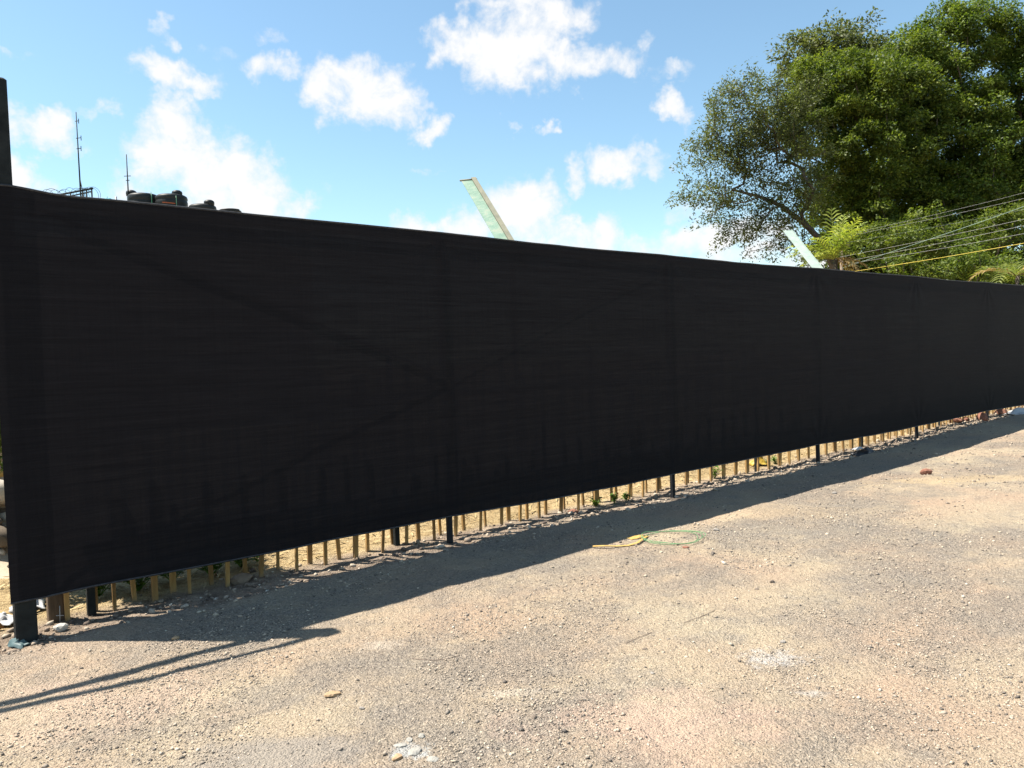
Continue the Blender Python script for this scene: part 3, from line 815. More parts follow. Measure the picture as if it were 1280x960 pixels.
def make_bushes():
    g = 'shrubs at the foot of the trees'
    for (Y, lobes, mat, lab) in (
        (25, [(1112, 300, 38, 20), (1090, 306, 22, 14), (1128, 292, 22, 14)], LEAF_DEEP, 'green shrub just right of the palm clump'),
        (26, [(1158, 285, 26, 30), (1175, 300, 30, 22)], LEAF_DEEP, 'upright green shrub between the overhead wires'),
        (24, [(1135, 335, 36, 14), (1168, 340, 30, 14)], LEAF_DEEP, 'low dark green shrub under the yellow cable'),
        (24, [(1208, 322, 32, 24), (1230, 330, 26, 22)], LEAF_MID, 'round green shrub below the wires beside the right palm'),
        (27, [(1235, 285, 36, 26), (1265, 275, 26, 22)], LEAF_DEEP, 'green shrub behind the wires near the right edge'),
        (25, [(1258, 338, 30, 18), (1240, 346, 26, 14), (1285, 345, 30, 20)], LEAF_DEEP, 'low dark shrub behind the right palm')):
        L = [(a, b_, Y, c, d, .9) for a, b_, c, d in lobes]
        cx = sum(l[0] for l in L) / len(L)
        b = at(cx, 430, Y)
        make_tree('shrub', lab, 'shrub', b, [np.array([b[0], b[1], gz(b) + h]) for h in (0.6, 1.2, 1.8)], 0.10, L, 0.42, 0.34, 110, 0.10, mat, g, 0.6, 0.008, 0.35, zmin=0.9)
make_bushes()

PALM = leaf_material('palm_leaflet', [(0.15, (0.117, 0.165, 0.027)), (0.5, (0.255, 0.297, 0.056)), (0.9, (0.425, 0.429, 0.125))], 0.4)
PALM_DRY = leaf_material('dry_palm_leaflet', [(0.15, (0.14, 0.09, 0.035)), (0.6, (0.27, 0.19, 0.08)), (0.9, (0.36, 0.28, 0.12))], 0.3)
def make_palm(label, px, py, Y, specs, trunk_r=0.06, mat=PALM):
    c = at(px, py, Y); g = gz(c)
    t = thing('palm', label, 'palm', (c[0], c[1], g), 'palms behind the screen')
    H = c[2] - g
    mb = MB()
    pts = [(0.05 * math.sin(k), 0.04 * math.cos(k * 1.3), -0.2 + (H + 0.2) * k / 7) for k in range(8)]
    mb.tube(pts, [trunk_r * (1.15 - 0.35 * k / 7) for k in range(8)], 10); mb.build('trunk', BARK, t, True)
    for (az, el, L, droop, m_) in specs:
        mb = MB()
        p = Vector((0, 0, H)); d = Vector((math.cos(az) * math.cos(el), math.sin(az) * math.cos(el), math.sin(el)))
        n = 13; pts = [p.copy()]
        for k in range(n):
            d = (d + Vector((0, 0, -droop * (0.3 + k / n)))).normalized()
            p = p + d * (L / n); pts.append(p.copy())
        mb.tube(pts, [0.016 * (1.05 - k / (n + 1)) for k in range(n + 1)], 5)
        for k in range(2, n + 1):
            tdir = (pts[k] - pts[k - 1]).normalized()
            sd = tdir.cross(Vector((0, 0, 1)))
            sd = sd.normalized() if sd.length > 1e-3 else Vector((1, 0, 0))
            nu = sd.cross(tdir)
            env = math.sin(math.pi * min(1, 0.16 + 0.84 * k / (n + 1))) ** 0.7
            for sub in (0.0,):
                q = pts[k - 1].lerp(pts[k], sub)
                for sg in (-1, 1):
                    ll = L * 0.34 * env * random.uniform(0.85, 1.15)
                    dirv = (sd * sg * 0.9 + tdir * 0.75 + nu * random.uniform(0.1, 0.45)).normalized()
                    w = 0.026
                    e = q + dirv * ll + Vector((0, 0, -ll * 0.28)); mid = q + dirv * ll * 0.5
                    wv = tdir * w
                    mb.add([q - wv * 0.5, q + wv * 0.5, mid + wv, e, mid - wv], [(0, 1, 2, 4), (4, 2, 3)])
        mb.build('frond', m_ or mat, t)
def make_palms():
    sp = []
    for k in range(16):
        sp.append((k * 2.4 + 0.3, 0.45 + 0.75 * ((k * 37) % 11) / 11, random.uniform(1.05, 1.55), random.uniform(0.06, 0.12), None))
    sp += [(1.4, 1.45, 1.5, 0.02, None), (0.4, 1.3, 1.35, 0.03, None), (3.3, 0.35, 1.0, 0.12, None), (2.6, 0.3, 1.1, 0.14, None), (3.9, 0.4, 1.15, 0.1, None), (-0.4, 0.05, 1.0, 0.12, PALM_DRY), (0.5, -0.1, 0.9, 0.12, PALM_DRY), (5.2, 0.0, 0.9, 0.14, PALM_DRY)]
    make_palm('bright yellow green palm clump above the cloth beside the second green beam', 1043, 324, 21.5, sp)
    sp = [(k * 0.9 + 0.2, 0.3 + 0.6 * ((k * 29) % 5) / 5, random.uniform(1.1, 1.5), 0.16, None if k % 3 else PALM_DRY) for k in range(9)]
    make_palm('drooping palm at the right edge of the picture under the wires', 1270, 345, 21.5, sp, mat=LEAF_LIGHT)
make_palms()

# ------------------------------------------------------------------ water tanks, masts and roof behind the left end
def make_roof_yard():
    Y = 26.0
    k = Y / F_PX
    PL = simple('cream_render_wall', (0.50, 0.46, 0.39), (0.60, 0.56, 0.48), 2, 0.9, 0, 0.2, 20)
    CON = simple('grey_concrete', (0.28, 0.27, 0.25), (0.38, 0.37, 0.34), 3, 0.9, 0, 0.2, 30)
    GL = simple('dark_window_glass', (0.03, 0.04, 0.05), (0.05, 0.06, 0.07), 2, 0.1, 0, 0, 10, spec=0.5)
    FR = simple('white_window_frame', (0.6, 0.6, 0.58), (0.7, 0.7, 0.68), 5, 0.6)
    TANK = simple('black_polyethylene', (0.010, 0.012, 0.0132), (0.020, 0.023, 0.025), 3, 0.5, 0, 0.05, 10, spec=0.2)
    MET = simple('grey_galvanised', (0.14, 0.15, 0.17), (0.24, 0.25, 0.27), 12, 0.5, 0.6)
    a, b = at(35, 470, Y), at(330, 470, Y)
    x0, x1 = a[0], b[0]
    zr = at(215, 300, Y)[2]                                   # roof level, hidden by the cloth
    bd = thing('flat_roof_building', 'flat roofed building hidden by the screen, carrying the black tanks', 'building', ((x0 + x1) / 2, Y + 2.5, 0))
    w, d = x1 - x0, 8.0
    mb = MB(); mb.box((0, 0.5, zr / 2 - 0.3), (w, d, zr + 0.3)); mb.build('wall', PL, bd)
    mb = MB(); mb.box((0, 0.5, zr - 0.06), (w + 0.3, d + 0.3, 0.18), bevel=0.02); mb.build('roof', CON, bd)
    for fl in (1.6, 4.0):
        for q in (-0.34, 0.0, 0.34):
            mb = MB(); mb.box((q * w, 0.5 - d / 2 - 0.02, fl), (1.3, 0.06, 1.2)); wd = mb.build('window', FR, bd)
            mb = MB(); mb.box((q * w, 0.5 - d / 2 - 0.055, fl), (1.14, 0.02, 1.04)); mb.build('pane', GL, wd)
    def tank(px, top_py, wpx, label, lid_px, bands=True, accent=None):
        c = at(px, top_py, Y + 0.3); r = wpx * k / 2; top = c[2]; h = top - zr - 0.035
        t = thing('water_tank', label, 'water tank', (c[0], c[1], zr + 0.032), 'black water tanks on the roof')
        prof = [(r * 0.96, 0), (r, 0.04)]
        z = 0.04
        while z < h - 0.30:
            prof += [(r, z + 0.10), (r * 0.972, z + 0.13), (r * 0.972, z + 0.16), (r, z + 0.19)]; z += 0.19
        prof += [(r, h - 0.10), (r * 0.97, h - 0.05), (r * 0.85, h - 0.012), (r * 0.4, h), (0.05, h)]
        mb = MB(); mb.lathe(prof, sides=28); mb.build('shell', TANK, t, True)
        mb = MB(); lx = (lid_px - px) * k
        mb.lathe([(0.16, -0.05), (0.17, 0.05), (0.16, 0.10), (0.10, 0.14), (0.04, 0.15)], (lx, -0.1, h), 16); mb.build('lid', TANK, t, True)
        return t, r, h
    GRN = simple('green_hose_plastic', (0.02, 0.10, 0.055), (0.035, 0.15, 0.08), 5, 0.5)
    ORG = simple('orange_sticker', (0.25, 0.06, 0.02), (0.3, 0.08, 0.03), 5, 0.6)
    t, r, h = tank(179, 243.5, 37, 'leftmost large black water tank beside the thin short mast', 166)
    mb = MB(); mb.tube([(r * 0.93, -0.4, 0.02), (r * 0.95, -0.42, h - 0.15), (r * 0.8, -0.3, h + 0.02)], 0.013, 6); mb.build('pipe', GRN, t, True)
    t, r, h = tank(214, 244.5, 38, 'middle large black water tank with an orange mark', 223)
    mb = MB(); mb.tube([(r * 0.66, -r * 0.8, 0.02), (r * 0.66, -r * 0.8, h - 0.1)], 0.012, 6); mb.build('pipe', GRN, t, True)
    mb = MB()
    for q in range(5):
        an = -1.75 + q * 0.16
        mb.add([(r * 1.01 * math.cos(an + e) , r * 1.01 * math.sin(an + e), h - 0.34 + z - 0.05 * (an + e + 1.75)) for e, z in ((0, 0), (0.16, 0), (0.16, 0.035), (0, 0.035))], [(0, 1, 2, 3)])
    mb.build('sticker', ORG, t)
    tank(253, 256.5, 33, 'smaller black water tank, lower and to the right of the other two', 263)
    # coiled black hose lying on a stand
    c = at(288, 266.5, Y + 0.2)
    t = thing('hose_coil', 'flat black coil of hose on the roof right of the tanks', 'hose', (c[0], c[1], zr + 0.032))
    hz = c[2] - zr - 0.032
    mb = MB(); mb.box((0, 0, hz / 2 - 0.02), (0.5, 0.5, hz - 0.06), bevel=0.02); mb.build('stand', CON, t)
    mb = MB()
    pts = [(0.33 * math.cos(q * 0.35) * (1 + 0.04 * math.sin(q * 0.21)), 0.33 * math.sin(q * 0.35), hz + 0.03 * (q / 54) * 2) for q in range(72)]
    mb.tube(pts, 0.028, 6); mb.build('coil', TANK, t, True)
    # masts
    def mast(label, top, foot, lattice):
        p, q = at(*top, Y), at(*foot, Y)
        # a mast leaning slightly, down to the roof
        s_ = (zr + 0.032 - p[2]) / (q[2] - p[2]); q = p + (q - p) * s_
        t = thing('antenna_mast', label, 'antenna', q, 'antenna masts on the roof')
        e = p - q; H = e[2]
        mb = MB(); mb.tube([(0, 0, 0), tuple(e * 0.55), tuple(e)], [0.028, 0.022, 0.013], 6); mb.build('pole', STEEL_GREY, t, True)
        if lattice:
            mb = MB(); mb.tube([tuple(e * 0.02 + np.array([0.32, 0, 0])), tuple(e * 0.50)], 0.014, 5); mb.build('stay', STEEL_GREY, t, True)
            for u, l in ((0.415, 0.24), (0.80, 0.12), (0.72, 0.10), (0.93, 0.07)):
                mb = MB(); c_ = e * u; mb.tube([tuple(c_ + np.array([-0.05, 0, 0])), tuple(c_ + np.array([l, 0, 0.01]))], 0.012, 5)
                if l < 0.2: mb.tube([tuple(c_ + np.array([l, 0, -0.08])), tuple(c_ + np.array([l, 0, 0.08]))], 0.012, 5)
                mb.build('arm', STEEL_GREY, t, True)
        else:
            for u, l in ((0.75, 0.11), (0.70, 0.06)):
                mb = MB(); c_ = e * u; mb.tube([tuple(c_ + np.array([-l, 0, 0])), tuple(c_ + np.array([l, 0, 0]))], 0.012, 5); mb.build('arm', STEEL_GREY, t, True)
    mast('tall thin lattice mast rising behind the razor wire', (95, 140), (101, 246), True)
    mast('short thin whip antenna left of the water tanks', (158, 193), (160.5, 245), False)
    # pipe stub
    c = at(145, 247, Y); t = thing('vent_pipe', 'tiny vent pipe on the roof between the two masts', 'pipe', (c[0], c[1], zr + 0.032))
    mb = MB(); mb.tube([(0, 0, 0), (0, 0, c[2] - zr)], 0.03, 8); mb.build('pipe', MET, t, True)
    # blue-green sheet
    c = at(135, 249.3, Y); CY = simple('turquoise_sheet', (0.05, 0.26, 0.30), (0.08, 0.34, 0.38), 5, 0.5)
    t = thing('turquoise_bin', 'small turquoise lid showing over the cloth between the masts', 'bin', (c[0], c[1], zr + 0.032))
    hh = c[2] - zr
    mb = MB(); mb.box((0, 0, hh / 2 - 0.06), (0.30, 0.30, hh - 0.14), taper=1.1, bevel=0.02); mb.build('body', CY, t)
    mb = MB(); mb.lathe([(0.20, -0.06), (0.20, -0.02), (0.12, 0.03), (0.02, 0.045)], (0, 0, hh - 0.04), 16); mb.build('lid', CY, t, True)
    # stair railing with razor wire
    a, b = at(66, 245, Y), at(116, 235.5, Y)
    t = thing('roof_railing', 'dark roof railing under the loops of razor wire', 'railing', (a[0], a[1], zr + 0.032))
    o = np.array([a[0], a[1], zr + 0.032])
    mb = MB(); mb.tube([tuple(a - o), tuple(b - o)], 0.032, 6); mb.build('rail', STEEL_GREY, t, True)
    a2, b2 = at(84, 246, Y), at(114, 239.5, Y)
    mb = MB(); mb.tube([tuple(a2 - o), tuple(b2 - o)], 0.022, 6); mb.build('rail', STEEL_GREY, t, True)
    for px in (88, 103, 108, 114.5):
        py = 245 + (px - 66) * (235.5 - 245) / 50
        p = at(px, py, Y) - o
        mb = MB(); mb.tube([(p[0], p[1], 0), tuple(p)], 0.024, 6); mb.build('post', STEEL_GREY, t, True)
    a, b = at(58, 243, Y - 0.4), at(124, 240, Y - 0.4)
    t = thing('razor_wire', 'thin coil of razor wire looping above the roof railing', 'wire', a)
    mb = MB(); n = 210
    pts = []
    for q in range(n):
        u = q / (n - 1); an = u * 2 * math.pi * 11
        p = (b - a) * u
        pts.append((p[0] + 0.12 * math.cos(an) + 0.05 * math.sin(an * 0.37), 0.24 * math.cos(an), p[2] + 0.24 * math.sin(an) + 0.04 * math.sin(an * 0.23) - 0.1))
    mb.tube(pts, 0.0065, 4); mb.build('coil', STEEL_GREY, t, True)
    for u in (0.1, 0.5, 0.9):
        p = (b - a) * u; mb = MB(); mb.tube([(p[0], 0.05, zr + 0.032 - a[2]), (p[0], 0.05, p[2] - 0.3)], 0.02, 6); mb.build('post', MET, t, True)
make_roof_yard()

# ------------------------------------------------------------------ slanted green beams
def make_beams():
    m, nt, out = new_mat('flaking_pale_green_paint')
    pos = nt.n('ShaderNodeTexCoord').outputs['Object']
    f = nt.noise(nt.vmath('MULTIPLY', pos, (1, 1, 2.2)), 5.0, 6, 0.7)
    col = nt.ramp(f, [(0.36, (0.15, 0.29, 0.22)), (0.5, (0.22, 0.37, 0.29)), (0.58, (0.31, 0.41, 0.33)), (0.68, (0.37, 0.39, 0.31))])
    b = nt.n('ShaderNodeBsdfPrincipled', None, Base_Color=col, Roughness=0.6)
    t_ = nt.n('ShaderNodeBsdfTranslucent', None, Color=nt.mix(1.0, col, (0.9, 1.0, 0.95), 'MULTIPLY'))
    mx = nt.n('ShaderNodeMixShader', None, Fac=0.45); nt.L.new(b.outputs[0], mx.inputs[1]); nt.L.new(t_.outputs[0], mx.inputs[2])
    nt.L.new(mx.outputs[0], out.inputs[0])
    m2 = simple('chalky_white_green_paint', (0.20, 0.265, 0.235), (0.29, 0.34, 0.305), 6, 0.6, 0, 0.1, 30)
    FL = simple('grey_green_beam_edge', (0.10, 0.105, 0.075), (0.17, 0.165, 0.115), 6, 0.7, 0, 0.1, 30)
    for (top, low, Y, wpx, lab, two) in (((583, 225), (634, 311), 13.0, 13.5, 'slanted pale green beam sticking up over the middle of the cloth', True),
                                         ((984, 288), (1027, 342), 19.5, 11.5, 'slanted whitish green beam sticking up left of the palm clump', False)):
        a, b_ = at(*top, Y + (1.5 if two else 2.2)), at(*low, Y)
        d = b_ - a; 
        foot = a + d * 1.25                                    # lower end, hidden by the cloth
        t = thing('slanted_beam', lab, 'beam', foot, 'slanted green beams behind the screen')
        A = Vector(a - foot); ax = A.normalized()
        sd = Vector((0.0, 1, -0.25)).cross(ax).normalized()          # in-picture width
        fw = ax.cross(sd)
        k = Y / F_PX
        w = wpx * k; th = 0.05
        def slab(mb, o0, o1, d0, d1, cut=0.0):
            vs = []
            for base, cc in ((Vector((0, 0, 0)), 0), (A, cut)):
                for x, y in ((o0, d0), (o1, d0), (o1, d1), (o0, d1)):
                    vs.append(base + sd * x + fw * y + ax * (cc * (x / w)))
            mb.add(vs, [(3, 2, 1, 0), (4, 5, 6, 7)] + [(i, (i + 1) % 4, (i + 1) % 4 + 4, i + 4) for i in range(4)])
        right = 1 if sd.x > 0 else -1
        cut = -sd.z / ax.z * w
        mb = MB(); slab(mb, -w / 2, w / 2, 0, 0.012, cut); mb.build('web', m if two else m2, t)
        if two:
            mb = MB(); slab(mb, right * w / 2, right * (w / 2 + 0.08), -0.05, 0.05, cut); mb.build('flange', FL, t)
            mb = MB(); p = A - ax * 0.02; mb.tube([tuple(A + sd * (-w * .62 * right) + ax * (-cut * .62 * right)), tuple(A + sd * (w * 1.0 * right) + ax * (cut * 1.0 * right))], 0.018, 6); mb.build('end_trim', FL, t, True)
        else:
            mb = MB(); slab(mb, right * w / 2, right * (w / 2 + 0.02), -0.02, 0.03, cut); mb.build('flange', m2, t)
        # upright that carries it, hidden by the cloth
        q = A * 0.12
        mb = MB(); mb.tube([(q.x, q.y + 0.06, gz(foot) - foot[2] - 0.3), (q.x, q.y + 0.06, q.z)], 0.045, 8); mb.build('upright', STEEL_GREY, t, True)
make_beams()

# ------------------------------------------------------------------ overhead wires
def make_wires():
    WH = simple('pale_wire_sheath', (0.24, 0.25, 0.24), (0.34, 0.34, 0.33), 3, 0.5)
    DK = simple('dark_wire_sheath', (0.10, 0.13, 0.11), (0.18, 0.2, 0.18), 3, 0.5)
    TL = simple('grey_green_cable_sheath', (0.22, 0.32, 0.28), (0.30, 0.40, 0.35), 3, 0.5)
    YE = simple('yellow_cable_sheath', (0.55, 0.42, 0.06), (0.65, 0.52, 0.12), 3, 0.5)
    W = [((1150, 273), (1280, 241), WH, .008, 'topmost thin pale wire crossing the right tree'),
         ((1150, 277), (1280, 248), WH, .009, 'second pale wire from the top at the right edge'),
         ((1171, 297), (1280, 258), TL, .016, 'thick grey green cable crossing the other wires'),
         ((1089, 314), (1280, 274), WH, .012, 'pale wire just below the grey green cable'),
         ((1094, 320), (1280, 282), WH, .012, 'second pale wire below the grey green cable'),
         ((1072, 328), (1280, 292), WH, .012, 'lowest pale wire just above the yellow cable'),
         ((1083, 337), (1280, 304), YE, .019, 'yellow cable, lowest of the overhead lines'),
         ((1060, 303), (1280, 262), DK, .008, 'thin dark wire between the pale wires')]
    YR, YL = 15.5, 23.2
    G_ = 'overhead lines on the right'
    ex, nx = 1050.0, 1440.0                                   # far pole behind the palm, near pole beyond the right edge
    for i, (a, b, mat, r, lab) in enumerate(W):
        r *= 0.33
        sl = (b[1] - a[1]) / (b[0] - a[0])
        yL, y2 = a[1] + sl * (ex - a[0]) * 0.9, b[1] + sl * (nx - b[0]) * 1.1
        def depth(px):
            u = (px - ex) / (nx - ex)
            return 1.0 / ((1 - u) / YL + u / YR)
        P = [at(ex, yL, YL), at((ex + b[0]) / 2, (yL + b[1]) / 2 + 1.0, depth((ex + b[0]) / 2)), at(b[0], b[1], depth(b[0])), at(nx, y2, YR)]
        # smooth spline through the points
        pts = []
        n = len(P)
        for s in range(n - 1):
            p0, p1, p2, p3 = P[max(s - 1, 0)], P[s], P[s + 1], P[min(s + 2, n - 1)]
            for q in range(6):
                t = q / 6
                pts.append(0.5 * ((2 * p1) + (-p0 + p2) * t + (2 * p0 - 5 * p1 + 4 * p2 - p3) * t * t + (-p0 + 3 * p1 - 3 * p2 + p3) * t ** 3))
        pts.append(P[-1])
        o = np.array(pts[0])
        mb = MB(); mb.tube([tuple(np.array(p) - o) for p in pts], r, 5)
        w = mb.build('overhead_wire', mat, None, True); w.location = o.tolist(); tag(w, lab, 'wire', G_)
    POLE = simple('wooden_pole', (0.14, 0.10, 0.07), (0.24, 0.18, 0.13), 3, 0.9, 0, 0.3, 20, stretch=(4, 4, 0.6))
    for c, lab in ((at(ex + 1, 297, YL + 0.08), 'slim wooden service pole behind the palm clump where the wires meet'), (at(nx + 1, 170, YR), 'wooden utility pole beyond the right edge holding the wires')):
        t = thing('utility_pole', lab, 'pole', (c[0], c[1], gz(c)))
        h = c[2] - gz(c)
        mb = MB(); mb.tube([(0, 0, -0.4), (0, 0, h * 0.5), (0, 0, h + 0.05)], [0.06, 0.05, 0.04], 12); mb.build('pole', POLE, t, True)
        mb = MB(); mb.box((0, 0, h - 0.25), (0.5, 0.07, 0.08), bevel=0.008); mb.build('crossarm', POLE, t)
make_wires()

# ------------------------------------------------------------------ small things on the ground
def rock(name, label, cat, p, size, mat, seed=0, lift=0.3, group=None, rz=0.0):
    r = np.random.default_rng(seed)
    v = ICO_V.copy(); f = ICO_F
    # one subdivision for a rounder outline
    cache, vs, fs = {}, [tuple(q) for q in v], []
    def mid(a, b):
        k = (min(a, b), max(a, b))
        if k not in cache:
            m = (np.array(vs[a]) + np.array(vs[b])) / 2; m /= np.linalg.norm(m); vs.append(tuple(m)); cache[k] = len(vs) - 1
        return cache[k]
    for a, b, c in f:
        ab, bc, ca = mid(a, b), mid(b, c), mid(c, a)
        fs += [(a, ab, ca), (b, bc, ab), (c, ca, bc), (ab, bc, ca)]
    v = np.array(vs); 
    for _ in range(5):                                        # knock facets off
        d = r.normal(0, 1, 3); d /= np.linalg.norm(d); h = r.uniform(0.55, 0.85)
        q = v @ d; over = q > h; v[over] -= np.outer((q[over] - h) * 0.9, d)
    v *= 1 + r.normal(0, 0.03, (len(v), 1))
    v = v * np.array(size)
    o = link(name, v, fs, mat); o.location = (float(p[0]), float(p[1]), float(p[2] + size[2] * lift)); o.rotation_euler = (0, 0, rz)
    return tag(o, label, cat, group)

def crumple(name, label, cat, p, size, mat, seed, group=None, n=14, rz=0.0, fold=0.5):
    """a crumpled sheet or bag lying on the ground"""
    u, v = np.meshgrid(np.linspace(-1, 1, n), np.linspace(-1, 1, n))
    a = fbm(u * 1.7 + seed * 3.1, v * 1.7 + seed, 3, seed); b = fbm(u * 3.1 + seed, v * 3.1, 2, seed + 5); c = fbm(u * 1.3, v * 1.3 + seed, 2, seed + 9)
    rr = np.clip(1.15 - np.hypot(u, v) * 0.9, 0, 1)
    x = u + (b - 0.5) * fold * 1.6; y = v + (c - 0.5) * fold * 1.6
    z = rr * 0.55 + (a - 0.35) * fold * 1.4 * rr + np.abs(b - 0.5) * fold
    z = np.maximum(z - 0.1, 0.0) + 0.015 * (b)
    idx = np.arange(n * n).reshape(n, n)
    f = np.stack([idx[:-1, :-1].ravel(), idx[:-1, 1:].ravel(), idx[1:, 1:].ravel(), idx[1:, :-1].ravel()], 1)
    o = link(name, np.stack([x.ravel() * size[0], y.ravel() * size[1], z.ravel() * size[2]], 1), f, mat)
    md = o.modifiers.new('thickness', 'SOLIDIFY'); md.thickness = 0.003
    o.location = (float(p[0]), float(p[1]), float(p[2] + 0.004)); o.rotation_euler = (0, 0, rz)
    return tag(o, label, cat, group)

def weed(label, p, h, nst, mat, spread=0.5, lsize=0.05, group='weeds along the fence foot'):
    t = thing('weed', label, 'weed', p, group)
    sm = MB(); lv, lf = [], []
    for k in range(nst):
        a = random.uniform(0, 6.283); e = Vector((math.cos(a) * spread * h * random.uniform(0.3, 1), math.sin(a) * spread * h * random.uniform(0.3, 1), h * random.uniform(0.6, 1.05)))
        pts = [Vector((0, 0, -0.01)), e * 0.5 + Vector((0, 0, h * 0.08)), e]
        sm.tube(pts, [0.004, 0.003, 0.0015], 4)
        for q in range(7):
            u = 0.25 + 0.75 * q / 6
            c = pts[0].lerp(pts[1], u * 2) if u < .5 else pts[1].lerp(pts[2], u * 2 - 1)
            b = random.uniform(0, 6.283); L = lsize * random.uniform(0.6, 1.25)
            ax = Vector((math.cos(b), math.sin(b), random.uniform(-0.1, 0.6))).normalized(); sd = ax.cross(Vector((0, 0, 1))).normalized() * L * 0.32
            o = len(lv)
            lv += [c, c + ax * L * 0.5 + sd + Vector((0, 0, 0.006)), c + ax * L, c + ax * L * 0.5 - sd + Vector((0, 0, 0.006))]
            lf.append((o, o + 1, o + 2, o + 3))
    sm.build('stem', mat, t)
    c = link('leaves', lv, lf, mat, t); c['kind'] = 'stuff'

def make_ground_things():
    TAN = simple('pale_tan_stone', (0.27, 0.175, 0.10), (0.40, 0.28, 0.17), 12, 0.85, 0, 0.4, 40)
    RED = simple('red_brick_stone', (0.17, 0.075, 0.05), (0.27, 0.13, 0.09), 14, 0.9, 0, 0.5, 40)
    GRY = simple('grey_stone', (0.17, 0.155, 0.14), (0.30, 0.27, 0.24), 14, 0.9, 0, 0.5, 40)
    CEM = simple('pale_cement_chunk', (0.20, 0.195, 0.175), (0.34, 0.32, 0.285), 18, 0.9, 0, 0.5, 40)
    DRK = simple('brown_black_stone', (0.10, 0.08, 0.065), (0.18, 0.145, 0.115), 14, 0.9, 0, 0.5, 40)
    rock('stone', 'smooth flat tan stone lying alone near the bottom left', 'stone', on_ground(416, 870), (0.046, 0.024, 0.017), TAN, 3, 0.55, rz=0.25)
    rock('brick_lump', 'reddish brick lump on the sunny gravel at the right', 'brick', on_ground(1158, 593), (0.085, 0.06, 0.055), RED, 5, 0.5)
    rock('stone', 'pale round stone at the edge of the fence shade, lower left', 'stone', on_ground(219, 799), (0.028, 0.022, 0.016), TAN, 6, 0.45)
    rock('stone', 'small brown stone just below the green rope', 'stone', on_ground(857, 685), (0.036, 0.024, 0.012), RED, 8, 0.5)
    g = 'stones scattered on the sunny gravel'
    for i, (px, py, s, m, lab) in enumerate(((806, 812, .016, DRK, 'small dark stone on the gravel below the coiled green rope'), (784, 703, .017, DRK, 'small dark stone between the green rope and the fence shade tip'),
                                             (895, 663, .032, GRY, 'grey stone right of the coiled green rope'), (965, 728, .024, DRK, 'dark clod above the large white powder patch'),
                                             (946, 737, .018, DRK, 'dark clod left of its twin above the white powder patch'), (979, 803, .020, GRY, 'grey stone at the top edge of the white powder patch'),
                                             (668, 897, .018, DRK, 'dark stone near the bottom centre'), (527, 921, .020, CEM, 'pale cement chip, upper one of the bottom cement spill'),
                                             (497, 948, .028, TAN, 'tan stone, lower one of the bottom cement spill'), (815, 842, .014, GRY, 'little grey stone on bare dirt right of the bottom centre'),
                                             (1043, 617, .034, GRY, 'flat grey stone on the sunny gravel below the far shade edge'), (590, 811, .016, DRK, 'dark stone on the gravel above the bottom cement spill'),
                                             (452, 886, .016, GRY, 'grey stone just right of the smooth tan stone'))):
        rock('stone', lab, 'stone', on_ground(px, py), (s * 1.1, s * 0.75, s * 0.55), m, 20 + i, 0.35, g, rz=i * 1.3)
    for i, (px, py, s) in enumerate(((500, 932, .03), (518, 940, .035), (512, 925, .02), (540, 950, .03))):
        rock('cement_chunk', ('broken pale cement piece, leftmost of the bottom spill', 'largest broken pale cement piece in the bottom spill', 'topmost broken pale cement piece in the bottom spill', 'lowest right broken pale cement piece in the bottom spill')[i],
             'cement', on_ground(px, py), (s * 1.1, s * 0.8, s * 0.4), CEM, 60 + i, 0.12, 'cement pieces at the bottom edge', rz=i)
    # coiled green rope and yellow strap
    GR = simple('green_twine', (0.08, 0.20, 0.085), (0.15, 0.30, 0.15), 20, 0.7)
    c = on_ground(838, 674)
    t = thing('rope_coil', 'loose loop of thin green rope on the gravel', 'rope', c)
    mb = MB()
    for l in range(3):
        pts = []
        for q in range(26):
            an = 2 * math.pi * q / 25 + l * 0.6
            rx = 0.255 + 0.02 * math.sin(an * 2 + l) + 0.012 * l; ry = 0.245 + 0.03 * math.cos(an * 3 + l * 2)
            x = rx * math.cos(an) + 0.015 * l; y = ry * math.sin(an)
            pts.append((x, y, gz((c[0] + x, c[1] + y)) - c[2] + 0.012 + 0.008 * l + 0.01 * math.sin(an * 2 + l)))
        mb.tube(pts, 0.0028, 5)
    mb.build('coil', GR, t, True)
    YS = simple('faded_yellow_webbing', (0.33, 0.20, 0.05), (0.44, 0.31, 0.11), 8, 0.75)
    pts_px = [(741, 685), (755, 685.5), (770, 684.5), (785, 683), (797, 681), (804, 676), (809, 671.5)]
    P = [on_ground(*q) for q in pts_px]
    mb = MB(); o = P[0]
    dn, fs = [], []
    for i, q in enumerate(P):
        d = P[min(i + 1, len(P) - 1)] - P[max(i - 1, 0)]; d = d / np.linalg.norm(d); sd = np.array([-d[1], d[0], 0])
        zl = gz(q) + 0.016 + 0.008 * math.sin(i * 1.7) - o[2]
        w = 0.011
        for sg, hz in ((-1, 0), (1, 0.004), (1, -0.001), (-1, -0.004)):
            e = q + sd * w * sg - o; dn.append((e[0], e[1], zl + hz))
    for i in range(len(P) - 1):
        fs += [(i * 4 + k, i * 4 + (k + 1) % 4, i * 4 + 4 + (k + 1) % 4, i * 4 + 4 + k) for k in range(4)]
    s_ = link('strap', dn, fs, YS); s_.location = o.tolist(); tag(s_, 'faded yellow strap trailing from the green rope into the shade', 'strap')
    crumple('yellow_scrap', 'flat pale yellow scrap lying between the strap and green rope', 'scrap', on_ground(797, 672), (0.10, 0.05, 0.03), YS, 4, rz=0.5)
    # thin wire on the dirt
    WI = simple('rusty_wire', (0.08, 0.06, 0.05), (0.14, 0.10, 0.08), 20, 0.7)
